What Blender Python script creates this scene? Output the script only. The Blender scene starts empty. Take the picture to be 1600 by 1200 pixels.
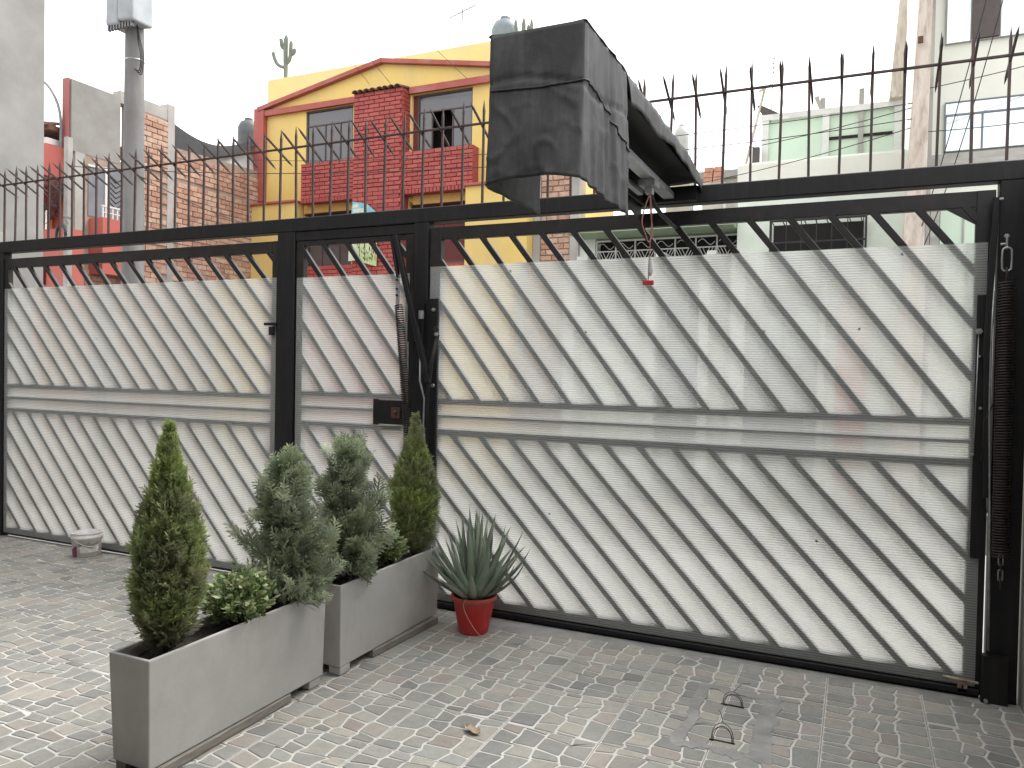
import bpy, math, random
import numpy as np
from mathutils import Vector, Matrix, noise

random.seed(7); np.random.seed(7)
SC = bpy.context.scene
COL = SC.collection
R = math.radians

# ------------------------------------------------------------------ camera
cam_d = bpy.data.cameras.new('camera'); cam = bpy.data.objects.new('camera', cam_d); COL.objects.link(cam)
PITCH, ROLL, YAW = -0.01925, 0.01862, -0.42464
_f = Vector((math.sin(YAW)*math.cos(PITCH), math.cos(YAW)*math.cos(PITCH), math.sin(PITCH)))
_r = Vector((math.cos(YAW), -math.sin(YAW), 0.0)); _u = _r.cross(_f)
_r2 = math.cos(ROLL)*_r + math.sin(ROLL)*_u; _u2 = -math.sin(ROLL)*_r + math.cos(ROLL)*_u
CAM = Vector((0.0, -4.134, 1.5))
cam.matrix_world = Matrix(((_r2.x, _u2.x, -_f.x, CAM.x), (_r2.y, _u2.y, -_f.y, CAM.y), (_r2.z, _u2.z, -_f.z, CAM.z), (0, 0, 0, 1)))
cam_d.sensor_width = 36.0; cam_d.lens = 26.88; cam_d.clip_start = 0.05; cam_d.clip_end = 2000
SC.camera = cam

# ------------------------------------------------------------------ sky, sun, exposure (overcast)
W = bpy.data.worlds.new('World'); SC.world = W; W.use_nodes = True
nt = W.node_tree; nt.nodes.clear()
SUN_EL, SUN_AZ = R(58), R(40)          # azimuth measured from +Y (the street) towards +X
sky = nt.nodes.new('ShaderNodeTexSky'); sky.sky_type = 'NISHITA'; sky.sun_disc = False
sky.sun_elevation = SUN_EL; sky.sun_rotation = SUN_AZ; sky.dust_density = 4.0; sky.air_density = 1.0; sky.ozone_density = 1.0
hs = nt.nodes.new('ShaderNodeHueSaturation'); hs.inputs['Saturation'].default_value = 0.12
mixc = nt.nodes.new('ShaderNodeMix'); mixc.data_type = 'RGBA'; mixc.inputs[0].default_value = 0.55
mixc.inputs[7].default_value = (10.5, 10.7, 10.8, 1)      # the even cloud deck
bg = nt.nodes.new('ShaderNodeBackground'); bg.inputs['Strength'].default_value = 0.10
out = nt.nodes.new('ShaderNodeOutputWorld')
nt.links.new(sky.outputs[0], hs.inputs['Color']); nt.links.new(hs.outputs[0], mixc.inputs[6])
nt.links.new(mixc.outputs[2], bg.inputs['Color']); nt.links.new(bg.outputs[0], out.inputs[0])
sd = bpy.data.lights.new('sun', 'SUN'); sd.energy = 1.0; sd.angle = R(30); sd.color = (1.0, 0.975, 0.945)
sun = bpy.data.objects.new('sun', sd); COL.objects.link(sun)
sdir = Vector((math.sin(SUN_AZ)*math.cos(SUN_EL), math.cos(SUN_AZ)*math.cos(SUN_EL), math.sin(SUN_EL)))
sun.rotation_euler = sdir.to_track_quat('Z', 'Y').to_euler(); sun.location = (3, 6, 12)
vs = SC.view_settings; vs.view_transform = 'Standard'; vs.look = 'None'; vs.gamma = 1.0; vs.exposure = 1.55; vs.use_curve_mapping = False
SC.cycles.use_denoising = True
SC.cycles.max_bounces = 10; SC.cycles.transparent_max_bounces = 12

# ------------------------------------------------------------------ materials
MATS = {}
def newmat(name):
    m = bpy.data.materials.new(name); m.use_nodes = True; n = m.node_tree; n.nodes.clear()
    o = n.nodes.new('ShaderNodeOutputMaterial'); b = n.nodes.new('ShaderNodeBsdfPrincipled')
    n.links.new(b.outputs[0], o.inputs[0]); return m, n, b, o
def rgba(c): return (c[0], c[1], c[2], 1)
def mixrgb(n, fac, a, b, mode='MIX'):
    x = n.nodes.new('ShaderNodeMix'); x.data_type = 'RGBA'; x.blend_type = mode
    for sock, v in ((x.inputs[0], fac), (x.inputs[6], a), (x.inputs[7], b)):
        if hasattr(v, 'is_output') or isinstance(v, bpy.types.NodeSocket): n.links.new(v, sock)
        elif isinstance(v, (int, float)): sock.default_value = v
        else: sock.default_value = rgba(v)
    return x.outputs[2]
def coords(n, scale=(1, 1, 1), obj=False):
    if obj:
        t = n.nodes.new('ShaderNodeTexCoord'); src = t.outputs['Object']
    else:
        t = n.nodes.new('ShaderNodeNewGeometry'); src = t.outputs['Position']
    mp = n.nodes.new('ShaderNodeMapping'); mp.inputs['Scale'].default_value = scale
    n.links.new(src, mp.inputs['Vector']); return mp.outputs[0]
def noisef(n, vec, scale, detail=4, rough=0.6, lo=0.35, hi=0.65):
    t = n.nodes.new('ShaderNodeTexNoise'); t.inputs['Scale'].default_value = scale; t.inputs['Detail'].default_value = detail
    t.inputs['Roughness'].default_value = rough; n.links.new(vec, t.inputs['Vector'])
    r = n.nodes.new('ShaderNodeMapRange'); r.inputs[1].default_value = lo; r.inputs[2].default_value = hi
    n.links.new(t.outputs[0], r.inputs[0]); return r.outputs[0]
def bump(n, b, h, strength=0.2, dist=0.01):
    x = n.nodes.new('ShaderNodeBump'); x.inputs['Strength'].default_value = strength; x.inputs['Distance'].default_value = dist
    n.links.new(h, x.inputs['Height']); n.links.new(x.outputs[0], b.inputs['Normal'])
def mat(name, c1, c2=None, rough=0.6, scale=6, stretch=(1, 1, 1), stain=None, stain_scale=1.5, stain_amt=0.5, stain_stretch=(1, 1, 1), bmp=0.15, bscale=60, bdist=0.004, metal=0.0, spec=0.5, attr=None, obj=False):
    """noise-mottled surface: c1/c2 mottling, an optional stain colour with its own shape, fine relief"""
    m, n, b, o = newmat(name); v = coords(n, stretch, obj)
    c2 = c2 or tuple(x*0.8 for x in c1)
    f = noisef(n, v, scale)
    if attr:
        a = n.nodes.new('ShaderNodeAttribute'); a.attribute_name = attr
        k = noisef(n, v, scale)
        col = mixrgb(n, 1.0, a.outputs['Color'], mixrgb(n, k, c1, c2), 'MULTIPLY')
    else:
        col = mixrgb(n, f, c1, c2)
    if stain:
        sv = coords(n, stain_stretch, obj); sf = noisef(n, sv, stain_scale, 6, 0.65, 0.48, 0.72)
        mm = n.nodes.new('ShaderNodeMath'); mm.operation = 'MULTIPLY'; mm.inputs[1].default_value = stain_amt
        n.links.new(sf, mm.inputs[0]); col = mixrgb(n, mm.outputs[0], col, stain)
    n.links.new(col, b.inputs['Base Color']); b.inputs['Roughness'].default_value = rough
    b.inputs['Metallic'].default_value = metal; b.inputs['Specular IOR Level'].default_value = spec
    if bmp: bump(n, b, noisef(n, v, bscale, 5, 0.7, 0.2, 0.8), bmp, bdist)
    MATS[name] = m; return m

BLACK = mat('black_steel', (0.009, 0.009, 0.0105), (0.013, 0.0125, 0.0135), 0.5, 5, stain=(0.032, 0.024, 0.021), stain_scale=7, stain_amt=0.5, stain_stretch=(4, 4, 0.4), bmp=0.08, bscale=90, spec=0.3)
BARS = mat('bar_steel', (0.010, 0.009, 0.0095), (0.016, 0.0135, 0.013), 0.4, 8, stain=(0.045, 0.034, 0.03), stain_scale=12, stain_amt=0.4, bmp=0.05, spec=0.4)
RUST = mat('rusty_rod', (0.060, 0.032, 0.026), (0.030, 0.022, 0.022), 0.6, 14, stain=(0.11, 0.05, 0.035), stain_scale=9, stain_amt=0.6, bmp=0.2, bscale=120)
SPRING = mat('spring_steel', (0.028, 0.026, 0.026), (0.06, 0.045, 0.04), 0.4, 30, metal=0.6, bmp=0)
GALV = mat('galvanized_steel', (0.42, 0.43, 0.43), (0.28, 0.28, 0.28), 0.4, 25, metal=0.7, bmp=0.05)
RUSTPLATE = mat('rusted_lock', (0.12, 0.04, 0.025), (0.05, 0.028, 0.022), 0.65, 30, bmp=0.3)
BRASS = mat('worn_latch', (0.45, 0.38, 0.28), (0.22, 0.14, 0.09), 0.5, 25, metal=0.3)
CONC = mat('raw_concrete', (0.30, 0.29, 0.275), (0.24, 0.23, 0.218), 0.85, 2.2, stain=(0.19, 0.18, 0.165), stain_scale=1.3, stain_amt=0.6, bmp=0.25, bscale=25)
CONC2 = mat('old_concrete', (0.44, 0.42, 0.39), (0.33, 0.32, 0.30), 0.85, 1.6, stain=(0.22, 0.21, 0.2), stain_scale=0.9, stain_amt=0.6, bmp=0.2, bscale=25)
POLEC = mat('pole_concrete', (0.25, 0.245, 0.24), (0.19, 0.185, 0.18), 0.85, 3, stretch=(2, 2, 0.3), stain=(0.15, 0.135, 0.125), stain_scale=2, stain_amt=0.6, bmp=0.2)
WALLIN = mat('courtyard_plaster', (0.38, 0.37, 0.35), (0.31, 0.30, 0.28), 0.85, 3, bmp=0.2, bscale=40)
CEIL = mat('shade_roof_plaster', (0.48, 0.46, 0.43), (0.42, 0.40, 0.37), 0.9, 3)
YELLOW = mat('yellow_paint', (0.72, 0.52, 0.165), (0.67, 0.475, 0.145), 0.75, 1.2, stain=(0.54, 0.41, 0.21), stain_scale=0.9, stain_amt=0.65, stain_stretch=(1, 1, 0.35), bmp=0.08)
PALEYEL = mat('faded_yellow_paint', (0.80, 0.63, 0.28), (0.74, 0.56, 0.23), 0.8, 1.0, stain=(0.6, 0.5, 0.3), stain_scale=0.8, stain_amt=0.5, bmp=0.08)
OCHRE = mat('ochre_paint', (0.50, 0.29, 0.085), (0.44, 0.25, 0.07), 0.75, 1.5)
REDPAINT = mat('red_paint', (0.36, 0.085, 0.065), (0.32, 0.07, 0.055), 0.65, 1.4, stain=(0.40, 0.18, 0.15), stain_scale=2.5, stain_amt=0.55, bmp=0.08)
CORAL = mat('coral_paint', (0.47, 0.125, 0.098), (0.42, 0.105, 0.085), 0.7, 1.4, stain=(0.36, 0.08, 0.06), stain_scale=1.5, stain_amt=0.4)
PINKRED = mat('faded_red_paint', (0.36, 0.13, 0.115), (0.32, 0.10, 0.09), 0.75, 3)
DKRED = mat('dark_red_and_shade', (0.13, 0.018, 0.016), (0.10, 0.014, 0.013), 0.6, 2)  # own colour of window panel and box; painted shade on the stair underside
ORANGE = mat('orange_paint', (0.62, 0.26, 0.07), (0.56, 0.22, 0.06), 0.7, 2)
REDMORTAR = mat('painted_mortar', (0.31, 0.060, 0.052), (0.26, 0.05, 0.044), 0.8, 8)
REDBRICK = mat('red_painted_brick', (1, 1, 1), (0.78, 0.74, 0.74), 0.6, 18, attr='Col', bmp=0.3, bscale=70)
MORTAR = mat('grey_mortar', (0.38, 0.29, 0.235), (0.30, 0.22, 0.175), 0.9, 5, bmp=0.3, bscale=30)
CLAY = mat('clay_brick', (1, 1, 1), (0.72, 0.70, 0.70), 0.8, 14, attr='Col', bmp=0.35, bscale=60)
ROOFT = mat('clay_roof_tile', (0.20, 0.085, 0.055), (0.12, 0.06, 0.045), 0.8, 10)
GREEN = mat('mint_paint', (0.60, 0.72, 0.59), (0.55, 0.67, 0.55), 0.75, 1.2, stain=(0.52, 0.58, 0.49), stain_scale=1.6, stain_amt=0.5, stain_stretch=(1, 1, 0.4))
DGREEN = mat('sage_paint', (0.36, 0.45, 0.31), (0.32, 0.41, 0.28), 0.7, 1.5)
MINTW = mat('pale_mint_wall', (0.74, 0.79, 0.71), (0.69, 0.75, 0.66), 0.75, 1.4, stain=(0.5, 0.52, 0.46), stain_scale=1.5, stain_amt=0.4)
CREAM = mat('cream_render', (0.79, 0.79, 0.71), (0.74, 0.74, 0.66), 0.8, 1.4, stain=(0.66, 0.62, 0.53), stain_scale=1.2, stain_amt=0.4)
WHITEW = mat('white_paint', (0.72, 0.72, 0.69), (0.64, 0.63, 0.60), 0.7, 2.5, stain=(0.45, 0.42, 0.38), stain_scale=2.2, stain_amt=0.55, bmp=0.1)
STAINPOST = mat('weathered_post', (0.64, 0.58, 0.51), (0.52, 0.44, 0.37), 0.85, 3, stretch=(3, 3, 0.6), stain=(0.27, 0.19, 0.14), stain_scale=6, stain_amt=0.75, stain_stretch=(2.5, 2.5, 0.5), bmp=0.3)
STONEBAND = mat('grey_stone_cladding', (0.48, 0.46, 0.42), (0.34, 0.33, 0.31), 0.8, 5, stretch=(0.6, 1, 3), bmp=0.3)
GLASS = mat('dark_window_glass', (0.060, 0.056, 0.064), (0.075, 0.07, 0.078), 0.08, 1, bmp=0, spec=0.9)
MIRROR = mat('mirror_window_glass', (0.66, 0.73, 0.77), (0.74, 0.80, 0.83), 0.05, 0.5, bmp=0, spec=1.0, metal=0.5)
DARK = mat('dark_interior', (0.012, 0.011, 0.011), (0.018, 0.016, 0.015), 0.9, 2, bmp=0)
FRAMEW = mat('window_frame_brown', (0.06, 0.045, 0.04), (0.08, 0.06, 0.055), 0.5, 10, bmp=0)
GREYDOOR = mat('grey_door_paint', (0.20, 0.215, 0.24), (0.16, 0.17, 0.19), 0.55, 3)
TANKM = mat('black_water_tank', (0.085, 0.09, 0.095), (0.06, 0.063, 0.068), 0.5, 4)
TANKB = mat('bluish_water_tank', (0.17, 0.20, 0.22), (0.13, 0.155, 0.17), 0.5, 4)
TANKG = mat('pale_water_tank', (0.42, 0.43, 0.42), (0.36, 0.37, 0.36), 0.5, 4)
NET = mat('black_shade_net', (0.022, 0.023, 0.026), (0.03, 0.032, 0.036), 0.85, 8)
PALETARP = mat('pale_tarp', (0.50, 0.50, 0.50), (0.42, 0.42, 0.42), 0.7, 3)
TARP = mat('black_tarp', (0.036, 0.035, 0.037), (0.024, 0.0235, 0.025), 0.55, 4, stain=(0.11, 0.108, 0.107), stain_scale=3.5, stain_amt=0.7, stain_stretch=(2.2, 2.2, 0.5), bmp=0.10, bscale=14, bdist=0.01, spec=0.45)  # pale streaks: dust, plus sky light on the sides put into the colour
ALU = mat('aluminium_rail', (0.46, 0.47, 0.48), (0.36, 0.37, 0.38), 0.4, 20, metal=0.6, bmp=0)
ROPEM = mat('pink_rope', (0.30, 0.12, 0.10), (0.38, 0.20, 0.16), 0.9, 120, bmp=0.4, bscale=300)
REDPL = mat('red_handle_plastic', (0.55, 0.035, 0.03), (0.48, 0.03, 0.025), 0.4, 20, bmp=0)
CABLE = mat('black_cable', (0.02, 0.02, 0.022), (0.03, 0.03, 0.03), 0.6, 20, bmp=0)
PLANTER = mat('fibre_cement', (0.45, 0.44, 0.42), (0.405, 0.395, 0.375), 0.72, 5, stain=(0.32, 0.30, 0.275), stain_scale=3.6, stain_amt=0.55, stain_stretch=(1.5, 1.5, 1.0), bmp=0.12, bscale=90)
WOOD = mat('grey_batten', (0.26, 0.24, 0.21), (0.18, 0.16, 0.14), 0.85, 12, stretch=(6, 1, 6), bmp=0.3)
SOIL = mat('potting_soil', (0.026, 0.021, 0.019), (0.05, 0.038, 0.032), 0.95, 40, bmp=0.9, bscale=60, bdist=0.02)
POTRED = mat('red_pot_plastic', (0.62, 0.028, 0.027), (0.56, 0.023, 0.022), 0.38, 8, stain=(0.42, 0.10, 0.08), stain_scale=6, stain_amt=0.35, bmp=0.02)
POTRIM = mat('dusty_pot_rim', (0.46, 0.085, 0.07), (0.42, 0.06, 0.05), 0.55, 10, bmp=0.02)
STRING = mat('pale_string', (0.52, 0.36, 0.28), (0.44, 0.3, 0.24), 0.9, 60, bmp=0)
ALOE = mat('aloe_leaf', (1, 1, 1), (0.82, 0.86, 0.84), 0.42, 14, attr='Col', bmp=0.06)
BUCKET = mat('dirty_white_plastic', (0.74, 0.71, 0.69), (0.62, 0.58, 0.56), 0.5, 14, stain=(0.5, 0.44, 0.41), stain_scale=9, stain_amt=0.5, bmp=0.05)
PURPLE = mat('purple_label', (0.13, 0.02, 0.075), (0.17, 0.04, 0.10), 0.5, 20, bmp=0)
DRIP = mat('dry_paint_drips', (0.68, 0.66, 0.63), (0.5, 0.46, 0.43), 0.6, 30, bmp=0.1)
GREYLAB = mat('grey_label', (0.22, 0.19, 0.18), (0.32, 0.28, 0.27), 0.6, 30, bmp=0)
CEMENT = mat('smeared_cement', (0.32, 0.315, 0.30), (0.22, 0.218, 0.208), 0.85, 9, stain=(0.28, 0.275, 0.26), stain_scale=7, stain_amt=0.5, bmp=0.5, bscale=40, bdist=0.006)
GROUT = mat('tile_grout', (0.60, 0.585, 0.55), (0.52, 0.505, 0.475), 0.75, 12, stain=(0.30, 0.28, 0.26), stain_scale=3.5, stain_amt=0.35, bmp=0.2)
JOINT = mat('joint_mortar', (0.30, 0.29, 0.275), (0.22, 0.21, 0.2), 0.9, 14)
ROAD = mat('asphalt', (0.055, 0.053, 0.050), (0.045, 0.043, 0.041), 0.9, 6, bmp=0.3)
PAVE = mat('pavement_concrete', (0.34, 0.33, 0.31), (0.28, 0.27, 0.255), 0.85, 3, bmp=0.2)
BARK = mat('conifer_bark', (0.085, 0.058, 0.042), (0.05, 0.036, 0.028), 0.9, 25, bmp=0.5)
CACTUS = mat('cactus_skin', (0.17, 0.19, 0.16), (0.13, 0.145, 0.12), 0.7, 12)
WIREM = mat('bent_wire', (0.05, 0.04, 0.036), (0.09, 0.06, 0.045), 0.5, 60, metal=0.5, bmp=0)
DRYLEAF = mat('dry_leaf', (0.42, 0.34, 0.24), (0.30, 0.22, 0.15), 0.8, 40, bmp=0.2)
STEELANT = mat('antenna_metal', (0.22, 0.22, 0.23), (0.17, 0.17, 0.18), 0.5, 20, metal=0.4, bmp=0)
WHITEGR = mat('white_grille_paint', (0.66, 0.67, 0.64), (0.6, 0.6, 0.57), 0.55, 10, bmp=0)
BOXGREY = mat('grey_cabinet', (0.42, 0.44, 0.46), (0.34, 0.36, 0.38), 0.55, 6)

def stone_material():
    m, n, b, o = newmat('embossed_stone'); v = coords(n)
    a = n.nodes.new('ShaderNodeAttribute'); a.attribute_name = 'Col'
    f = noisef(n, v, 22, 6, 0.7, 0.25, 0.75); g = noisef(n, v, 90, 3, 0.6, 0.3, 0.7)
    col = mixrgb(n, 1.0, a.outputs['Color'], mixrgb(n, f, (0.78, 0.79, 0.80), (1.12, 1.08, 1.02)), 'MULTIPLY')
    col = mixrgb(n, 1.0, col, mixrgb(n, g, (0.92, 0.92, 0.92), (1.05, 1.05, 1.05)), 'MULTIPLY')
    d = noisef(n, v, 2.6, 5, 0.65, 0.46, 0.74); mm = n.nodes.new('ShaderNodeMath'); mm.operation = 'MULTIPLY'; mm.inputs[1].default_value = 0.5
    n.links.new(d, mm.inputs[0]); col = mixrgb(n, mm.outputs[0], col, (0.36, 0.335, 0.30))     # trodden-in dust
    n.links.new(col, b.inputs['Base Color']); b.inputs['Roughness'].default_value = 0.5; b.inputs['Specular IOR Level'].default_value = 0.35
    bump(n, b, f, 0.25, 0.003); return m
STONE = stone_material()

def leaf_material(name, trans=0.25, rough=0.55, noise_scale=9):
    m, n, b, o = newmat(name); v = coords(n)
    a = n.nodes.new('ShaderNodeAttribute'); a.attribute_name = 'Col'
    f = noisef(n, v, noise_scale, 3, 0.6, 0.3, 0.7)
    col = mixrgb(n, 1.0, a.outputs['Color'], mixrgb(n, f, (0.75, 0.78, 0.8), (1.2, 1.15, 1.05)), 'MULTIPLY')
    n.links.new(col, b.inputs['Base Color']); b.inputs['Roughness'].default_value = rough; b.inputs['Specular IOR Level'].default_value = 0.3
    t = n.nodes.new('ShaderNodeBsdfTranslucent'); n.links.new(col, t.inputs[0])
    mx = n.nodes.new('ShaderNodeMixShader'); mx.inputs[0].default_value = trans
    n.links.new(b.outputs[0], mx.inputs[1]); n.links.new(t.outputs[0], mx.inputs[2]); n.links.new(mx.outputs[0], o.inputs[0]); return m
CONIFER = leaf_material('conifer_scale_leaf'); SHRUBL = leaf_material('variegated_leaf', 0.3, 0.4, 30)

def sheet_material():
    """ribbed opal polycarbonate: translucent skin plus a see-through part whose horizontal flutes bend the view up and down"""
    m, n, b, o = newmat('opal_polycarbonate'); v = coords(n)
    sep = n.nodes.new('ShaderNodeSeparateXYZ'); n.links.new(v, sep.inputs[0])
    k = n.nodes.new('ShaderNodeMath'); k.operation = 'MULTIPLY'; k.inputs[1].default_value = 2*math.pi/0.0125; n.links.new(sep.outputs[2], k.inputs[0])
    s = n.nodes.new('ShaderNodeMath'); s.operation = 'SINE'; n.links.new(k.outputs[0], s.inputs[0])
    r = n.nodes.new('ShaderNodeMapRange'); r.inputs[1].default_value = -1; r.inputs[2].default_value = 1; r.inputs[3].default_value = SEE[0]; r.inputs[4].default_value = SEE[1]
    n.links.new(s.outputs[0], r.inputs[0])
    f = noisef(n, coords(n, (1, 1, 4)), 1.4, 5, 0.6, 0.35, 0.7)
    col = mixrgb(n, f, (0.655, 0.67, 0.65), (0.60, 0.605, 0.575))
    gr = noisef(n, coords(n, (9, 9, 0.7)), 2.2, 5, 0.65, 0.52, 0.80); gm = n.nodes.new('ShaderNodeMath'); gm.operation = 'MULTIPLY'; gm.inputs[1].default_value = 0.35; n.links.new(gr, gm.inputs[0])
    col = mixrgb(n, gm.outputs[0], col, (0.50, 0.475, 0.42))          # rain-washed grime runs
    t = n.nodes.new('ShaderNodeBsdfTranslucent'); n.links.new(col, t.inputs[0])
    n.links.new(col, b.inputs['Base Color']); b.inputs['Roughness'].default_value = 0.35
    m1 = n.nodes.new('ShaderNodeMixShader'); m1.inputs[0].default_value = 0.47
    n.links.new(t.outputs[0], m1.inputs[1]); n.links.new(b.outputs[0], m1.inputs[2])
    c2 = n.nodes.new('ShaderNodeMath'); c2.operation = 'COSINE'; n.links.new(k.outputs[0], c2.inputs[0])
    kk = n.nodes.new('ShaderNodeMath'); kk.operation = 'MULTIPLY'; kk.inputs[1].default_value = 1.3; n.links.new(c2.outputs[0], kk.inputs[0])
    cx = n.nodes.new('ShaderNodeCombineXYZ'); n.links.new(kk.outputs[0], cx.inputs[2]); g = n.nodes.new('ShaderNodeNewGeometry')
    ad = n.nodes.new('ShaderNodeVectorMath'); ad.operation = 'ADD'; n.links.new(g.outputs['Normal'], ad.inputs[0]); n.links.new(cx.outputs[0], ad.inputs[1])
    nm = n.nodes.new('ShaderNodeVectorMath'); nm.operation = 'NORMALIZE'; n.links.new(ad.outputs[0], nm.inputs[0])
    rf = n.nodes.new('ShaderNodeBsdfRefraction'); rf.inputs['Color'].default_value = (1, 1, 0.98, 1); rf.inputs['Roughness'].default_value = 0.08; rf.inputs['IOR'].default_value = 1.07
    n.links.new(nm.outputs[0], rf.inputs['Normal'])
    m2 = n.nodes.new('ShaderNodeMixShader'); n.links.new(r.outputs[0], m2.inputs[0])
    n.links.new(m1.outputs[0], m2.inputs[1]); n.links.new(rf.outputs[0], m2.inputs[2]); n.links.new(m2.outputs[0], o.inputs[0]); return m
SEE = (0.06, 0.42)
SHEET = sheet_material()

# ------------------------------------------------------------------ builders
def tag(o, label=None, cat=None, group=None, kind=None):
    if label: o['label'] = label
    if cat: o['category'] = cat
    if group: o['group'] = group
    if kind: o['kind'] = kind
    return o
def empty(name, loc=(0, 0, 0), rz=0.0, label=None, cat=None, group=None):
    o = bpy.data.objects.new(name, None); COL.objects.link(o); o.location = loc; o.rotation_euler = (0, 0, rz); o.empty_display_size = 0.1
    WL[o] = Vector(loc); return tag(o, label, cat, group)
WL = {}                                # world position of every object's origin (parts are built in world coordinates)
def attach(o, parent=None, loc=None):
    w = Vector(loc) if loc is not None else Vector((0, 0, 0)); WL[o] = w; o.location = w
    if parent is not None:
        o.parent = parent; o.location = w - WL[parent]
    return o
class MB:
    def __init__(s): s.v = []; s.f = []; s.c = []; s.cur = None
    def add(s, vs, fs):
        n = len(s.v); s.v += [tuple(x) for x in vs]; s.f += [tuple(i+n for i in f) for f in fs]
        if s.cur is not None: s.c += [s.cur]*len(vs)
        return s
    def box(s, x0, x1, y0, y1, z0, z1):
        return s.add([(x0, y0, z0), (x1, y0, z0), (x1, y1, z0), (x0, y1, z0), (x0, y0, z1), (x1, y0, z1), (x1, y1, z1), (x0, y1, z1)],
                     [(0, 3, 2, 1), (4, 5, 6, 7), (0, 1, 5, 4), (1, 2, 6, 5), (2, 3, 7, 6), (3, 0, 4, 7)])
    def bev(s, x0, x1, y0, y1, z0, z1, r=0.004):
        """box with its four long Z or X edges chamfered (profile in the two shorter axes)"""
        d = (x1-x0, y1-y0, z1-z0); ax = max(range(3), key=lambda i: d[i]); o = [i for i in range(3) if i != ax]
        lo = (x0, y0, z0); hi = (x1, y1, z1); a0, a1, b0, b1 = lo[o[0]], hi[o[0]], lo[o[1]], hi[o[1]]
        ring = [(a0+r, b0), (a1-r, b0), (a1, b0+r), (a1, b1-r), (a1-r, b1), (a0+r, b1), (a0, b1-r), (a0, b0+r)]
        vs = []
        for e in (lo[ax], hi[ax]):
            for a, b in ring:
                p = [0, 0, 0]; p[ax] = e; p[o[0]] = a; p[o[1]] = b; vs.append(p)
        return s.add(vs, [tuple(range(8)), tuple(range(8, 16))] + [(i, (i+1) % 8, 8+(i+1) % 8, 8+i) for i in range(8)])
    def bar(s, p, q, w, d, side=Vector((0, 1, 0)), ch=0.0):
        """square bar p->q; d along `side`, w across"""
        p = Vector(p); q = Vector(q); t = (q-p).normalized(); sd_ = (side - side.dot(t)*t).normalized(); x = t.cross(sd_)
        if ch: ring = [(-w/2+ch, -d/2), (w/2-ch, -d/2), (w/2, -d/2+ch), (w/2, d/2-ch), (w/2-ch, d/2), (-w/2+ch, d/2), (-w/2, d/2-ch), (-w/2, -d/2+ch)]
        else: ring = [(-w/2, -d/2), (w/2, -d/2), (w/2, d/2), (-w/2, d/2)]
        k = len(ring); vs = [e + x*a + sd_*b for e in (p, q) for a, b in ring]
        return s.add(vs, [tuple(range(k)), tuple(range(2*k-1, k-1, -1))] + [(i, i+k, (i+1) % k+k, (i+1) % k) for i in range(k)])
    def tube(s, pts, r, n=8, cap=True):
        pts = [Vector(p) for p in pts]; rs = r if isinstance(r, (list, tuple)) else [r]*len(pts)
        t0 = (pts[1]-pts[0]).normalized(); a = Vector((0, 0, 1)) if abs(t0.z) < 0.9 else Vector((1, 0, 0)); x = t0.cross(a).normalized()
        vs = []
        for i, p in enumerate(pts):
            t = (pts[min(i+1, len(pts)-1)]-pts[max(i-1, 0)]).normalized(); x = (x - x.dot(t)*t).normalized(); y = t.cross(x)
            for k in range(n):
                an = 2*math.pi*k/n; vs.append(p + (x*math.cos(an)+y*math.sin(an))*rs[i])
        fs = [(i*n+k, i*n+(k+1) % n, (i+1)*n+(k+1) % n, (i+1)*n+k) for i in range(len(pts)-1) for k in range(n)]
        if cap: fs += [tuple(range(n-1, -1, -1)), tuple(range((len(pts)-1)*n, len(pts)*n))]
        return s.add(vs, fs)
    def lathe(s, prof, n=32, c=(0, 0, 0), cap0=True, cap1=False, wob=None):
        vs = []
        for r, z in prof:
            for k in range(n):
                an = 2*math.pi*k/n; rr = r*(1+(wob(an, z) if wob else 0)); vs.append((c[0]+rr*math.cos(an), c[1]+rr*math.sin(an), c[2]+z))
        fs = [(i*n+k, i*n+(k+1) % n, (i+1)*n+(k+1) % n, (i+1)*n+k) for i in range(len(prof)-1) for k in range(n)]
        if cap0: fs.append(tuple(range(n-1, -1, -1)))
        if cap1: fs.append(tuple(range((len(prof)-1)*n, len(prof)*n)))
        return s.add(vs, fs)
    def prism(s, poly, y0, y1):
        """polygon in X,Z extruded along Y"""
        k = len(poly); vs = [(x, y0, z) for x, z in poly] + [(x, y1, z) for x, z in poly]
        return s.add(vs, [tuple(range(k)), tuple(range(2*k-1, k-1, -1))] + [(i, i+k, (i+1) % k+k, (i+1) % k) for i in range(k)])
    def mesh(s, name, m, smooth=False):
        me = bpy.data.meshes.new(name); me.from_pydata(s.v, [], s.f); me.materials.append(m)
        if s.c:
            at = me.color_attributes.new('Col', 'FLOAT_COLOR', 'POINT'); at.data.foreach_set('color', [x for c in s.c for x in (c[0], c[1], c[2], 1)])
        if smooth: me.polygons.foreach_set('use_smooth', [True]*len(me.polygons))
        me.update(); return me
    def build(s, name, m, parent=None, smooth=False, loc=None):
        o = bpy.data.objects.new(name, s.mesh(name, m, smooth)); COL.objects.link(o)
        return attach(o, parent, loc)
def fixn(o):
    import bmesh
    bm = bmesh.new(); bm.from_mesh(o.data); bmesh.ops.recalc_face_normals(bm, faces=bm.faces); bm.to_mesh(o.data); bm.free(); return o
def bevel(o, w=0.004, seg=2):
    b = o.modifiers.new('bevel', 'BEVEL'); b.width = w; b.segments = seg; b.limit_method = 'ANGLE'; return o
def place(name, me, parent, loc):
    o = bpy.data.objects.new(name, me); COL.objects.link(o); return attach(o, parent, loc)

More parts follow.
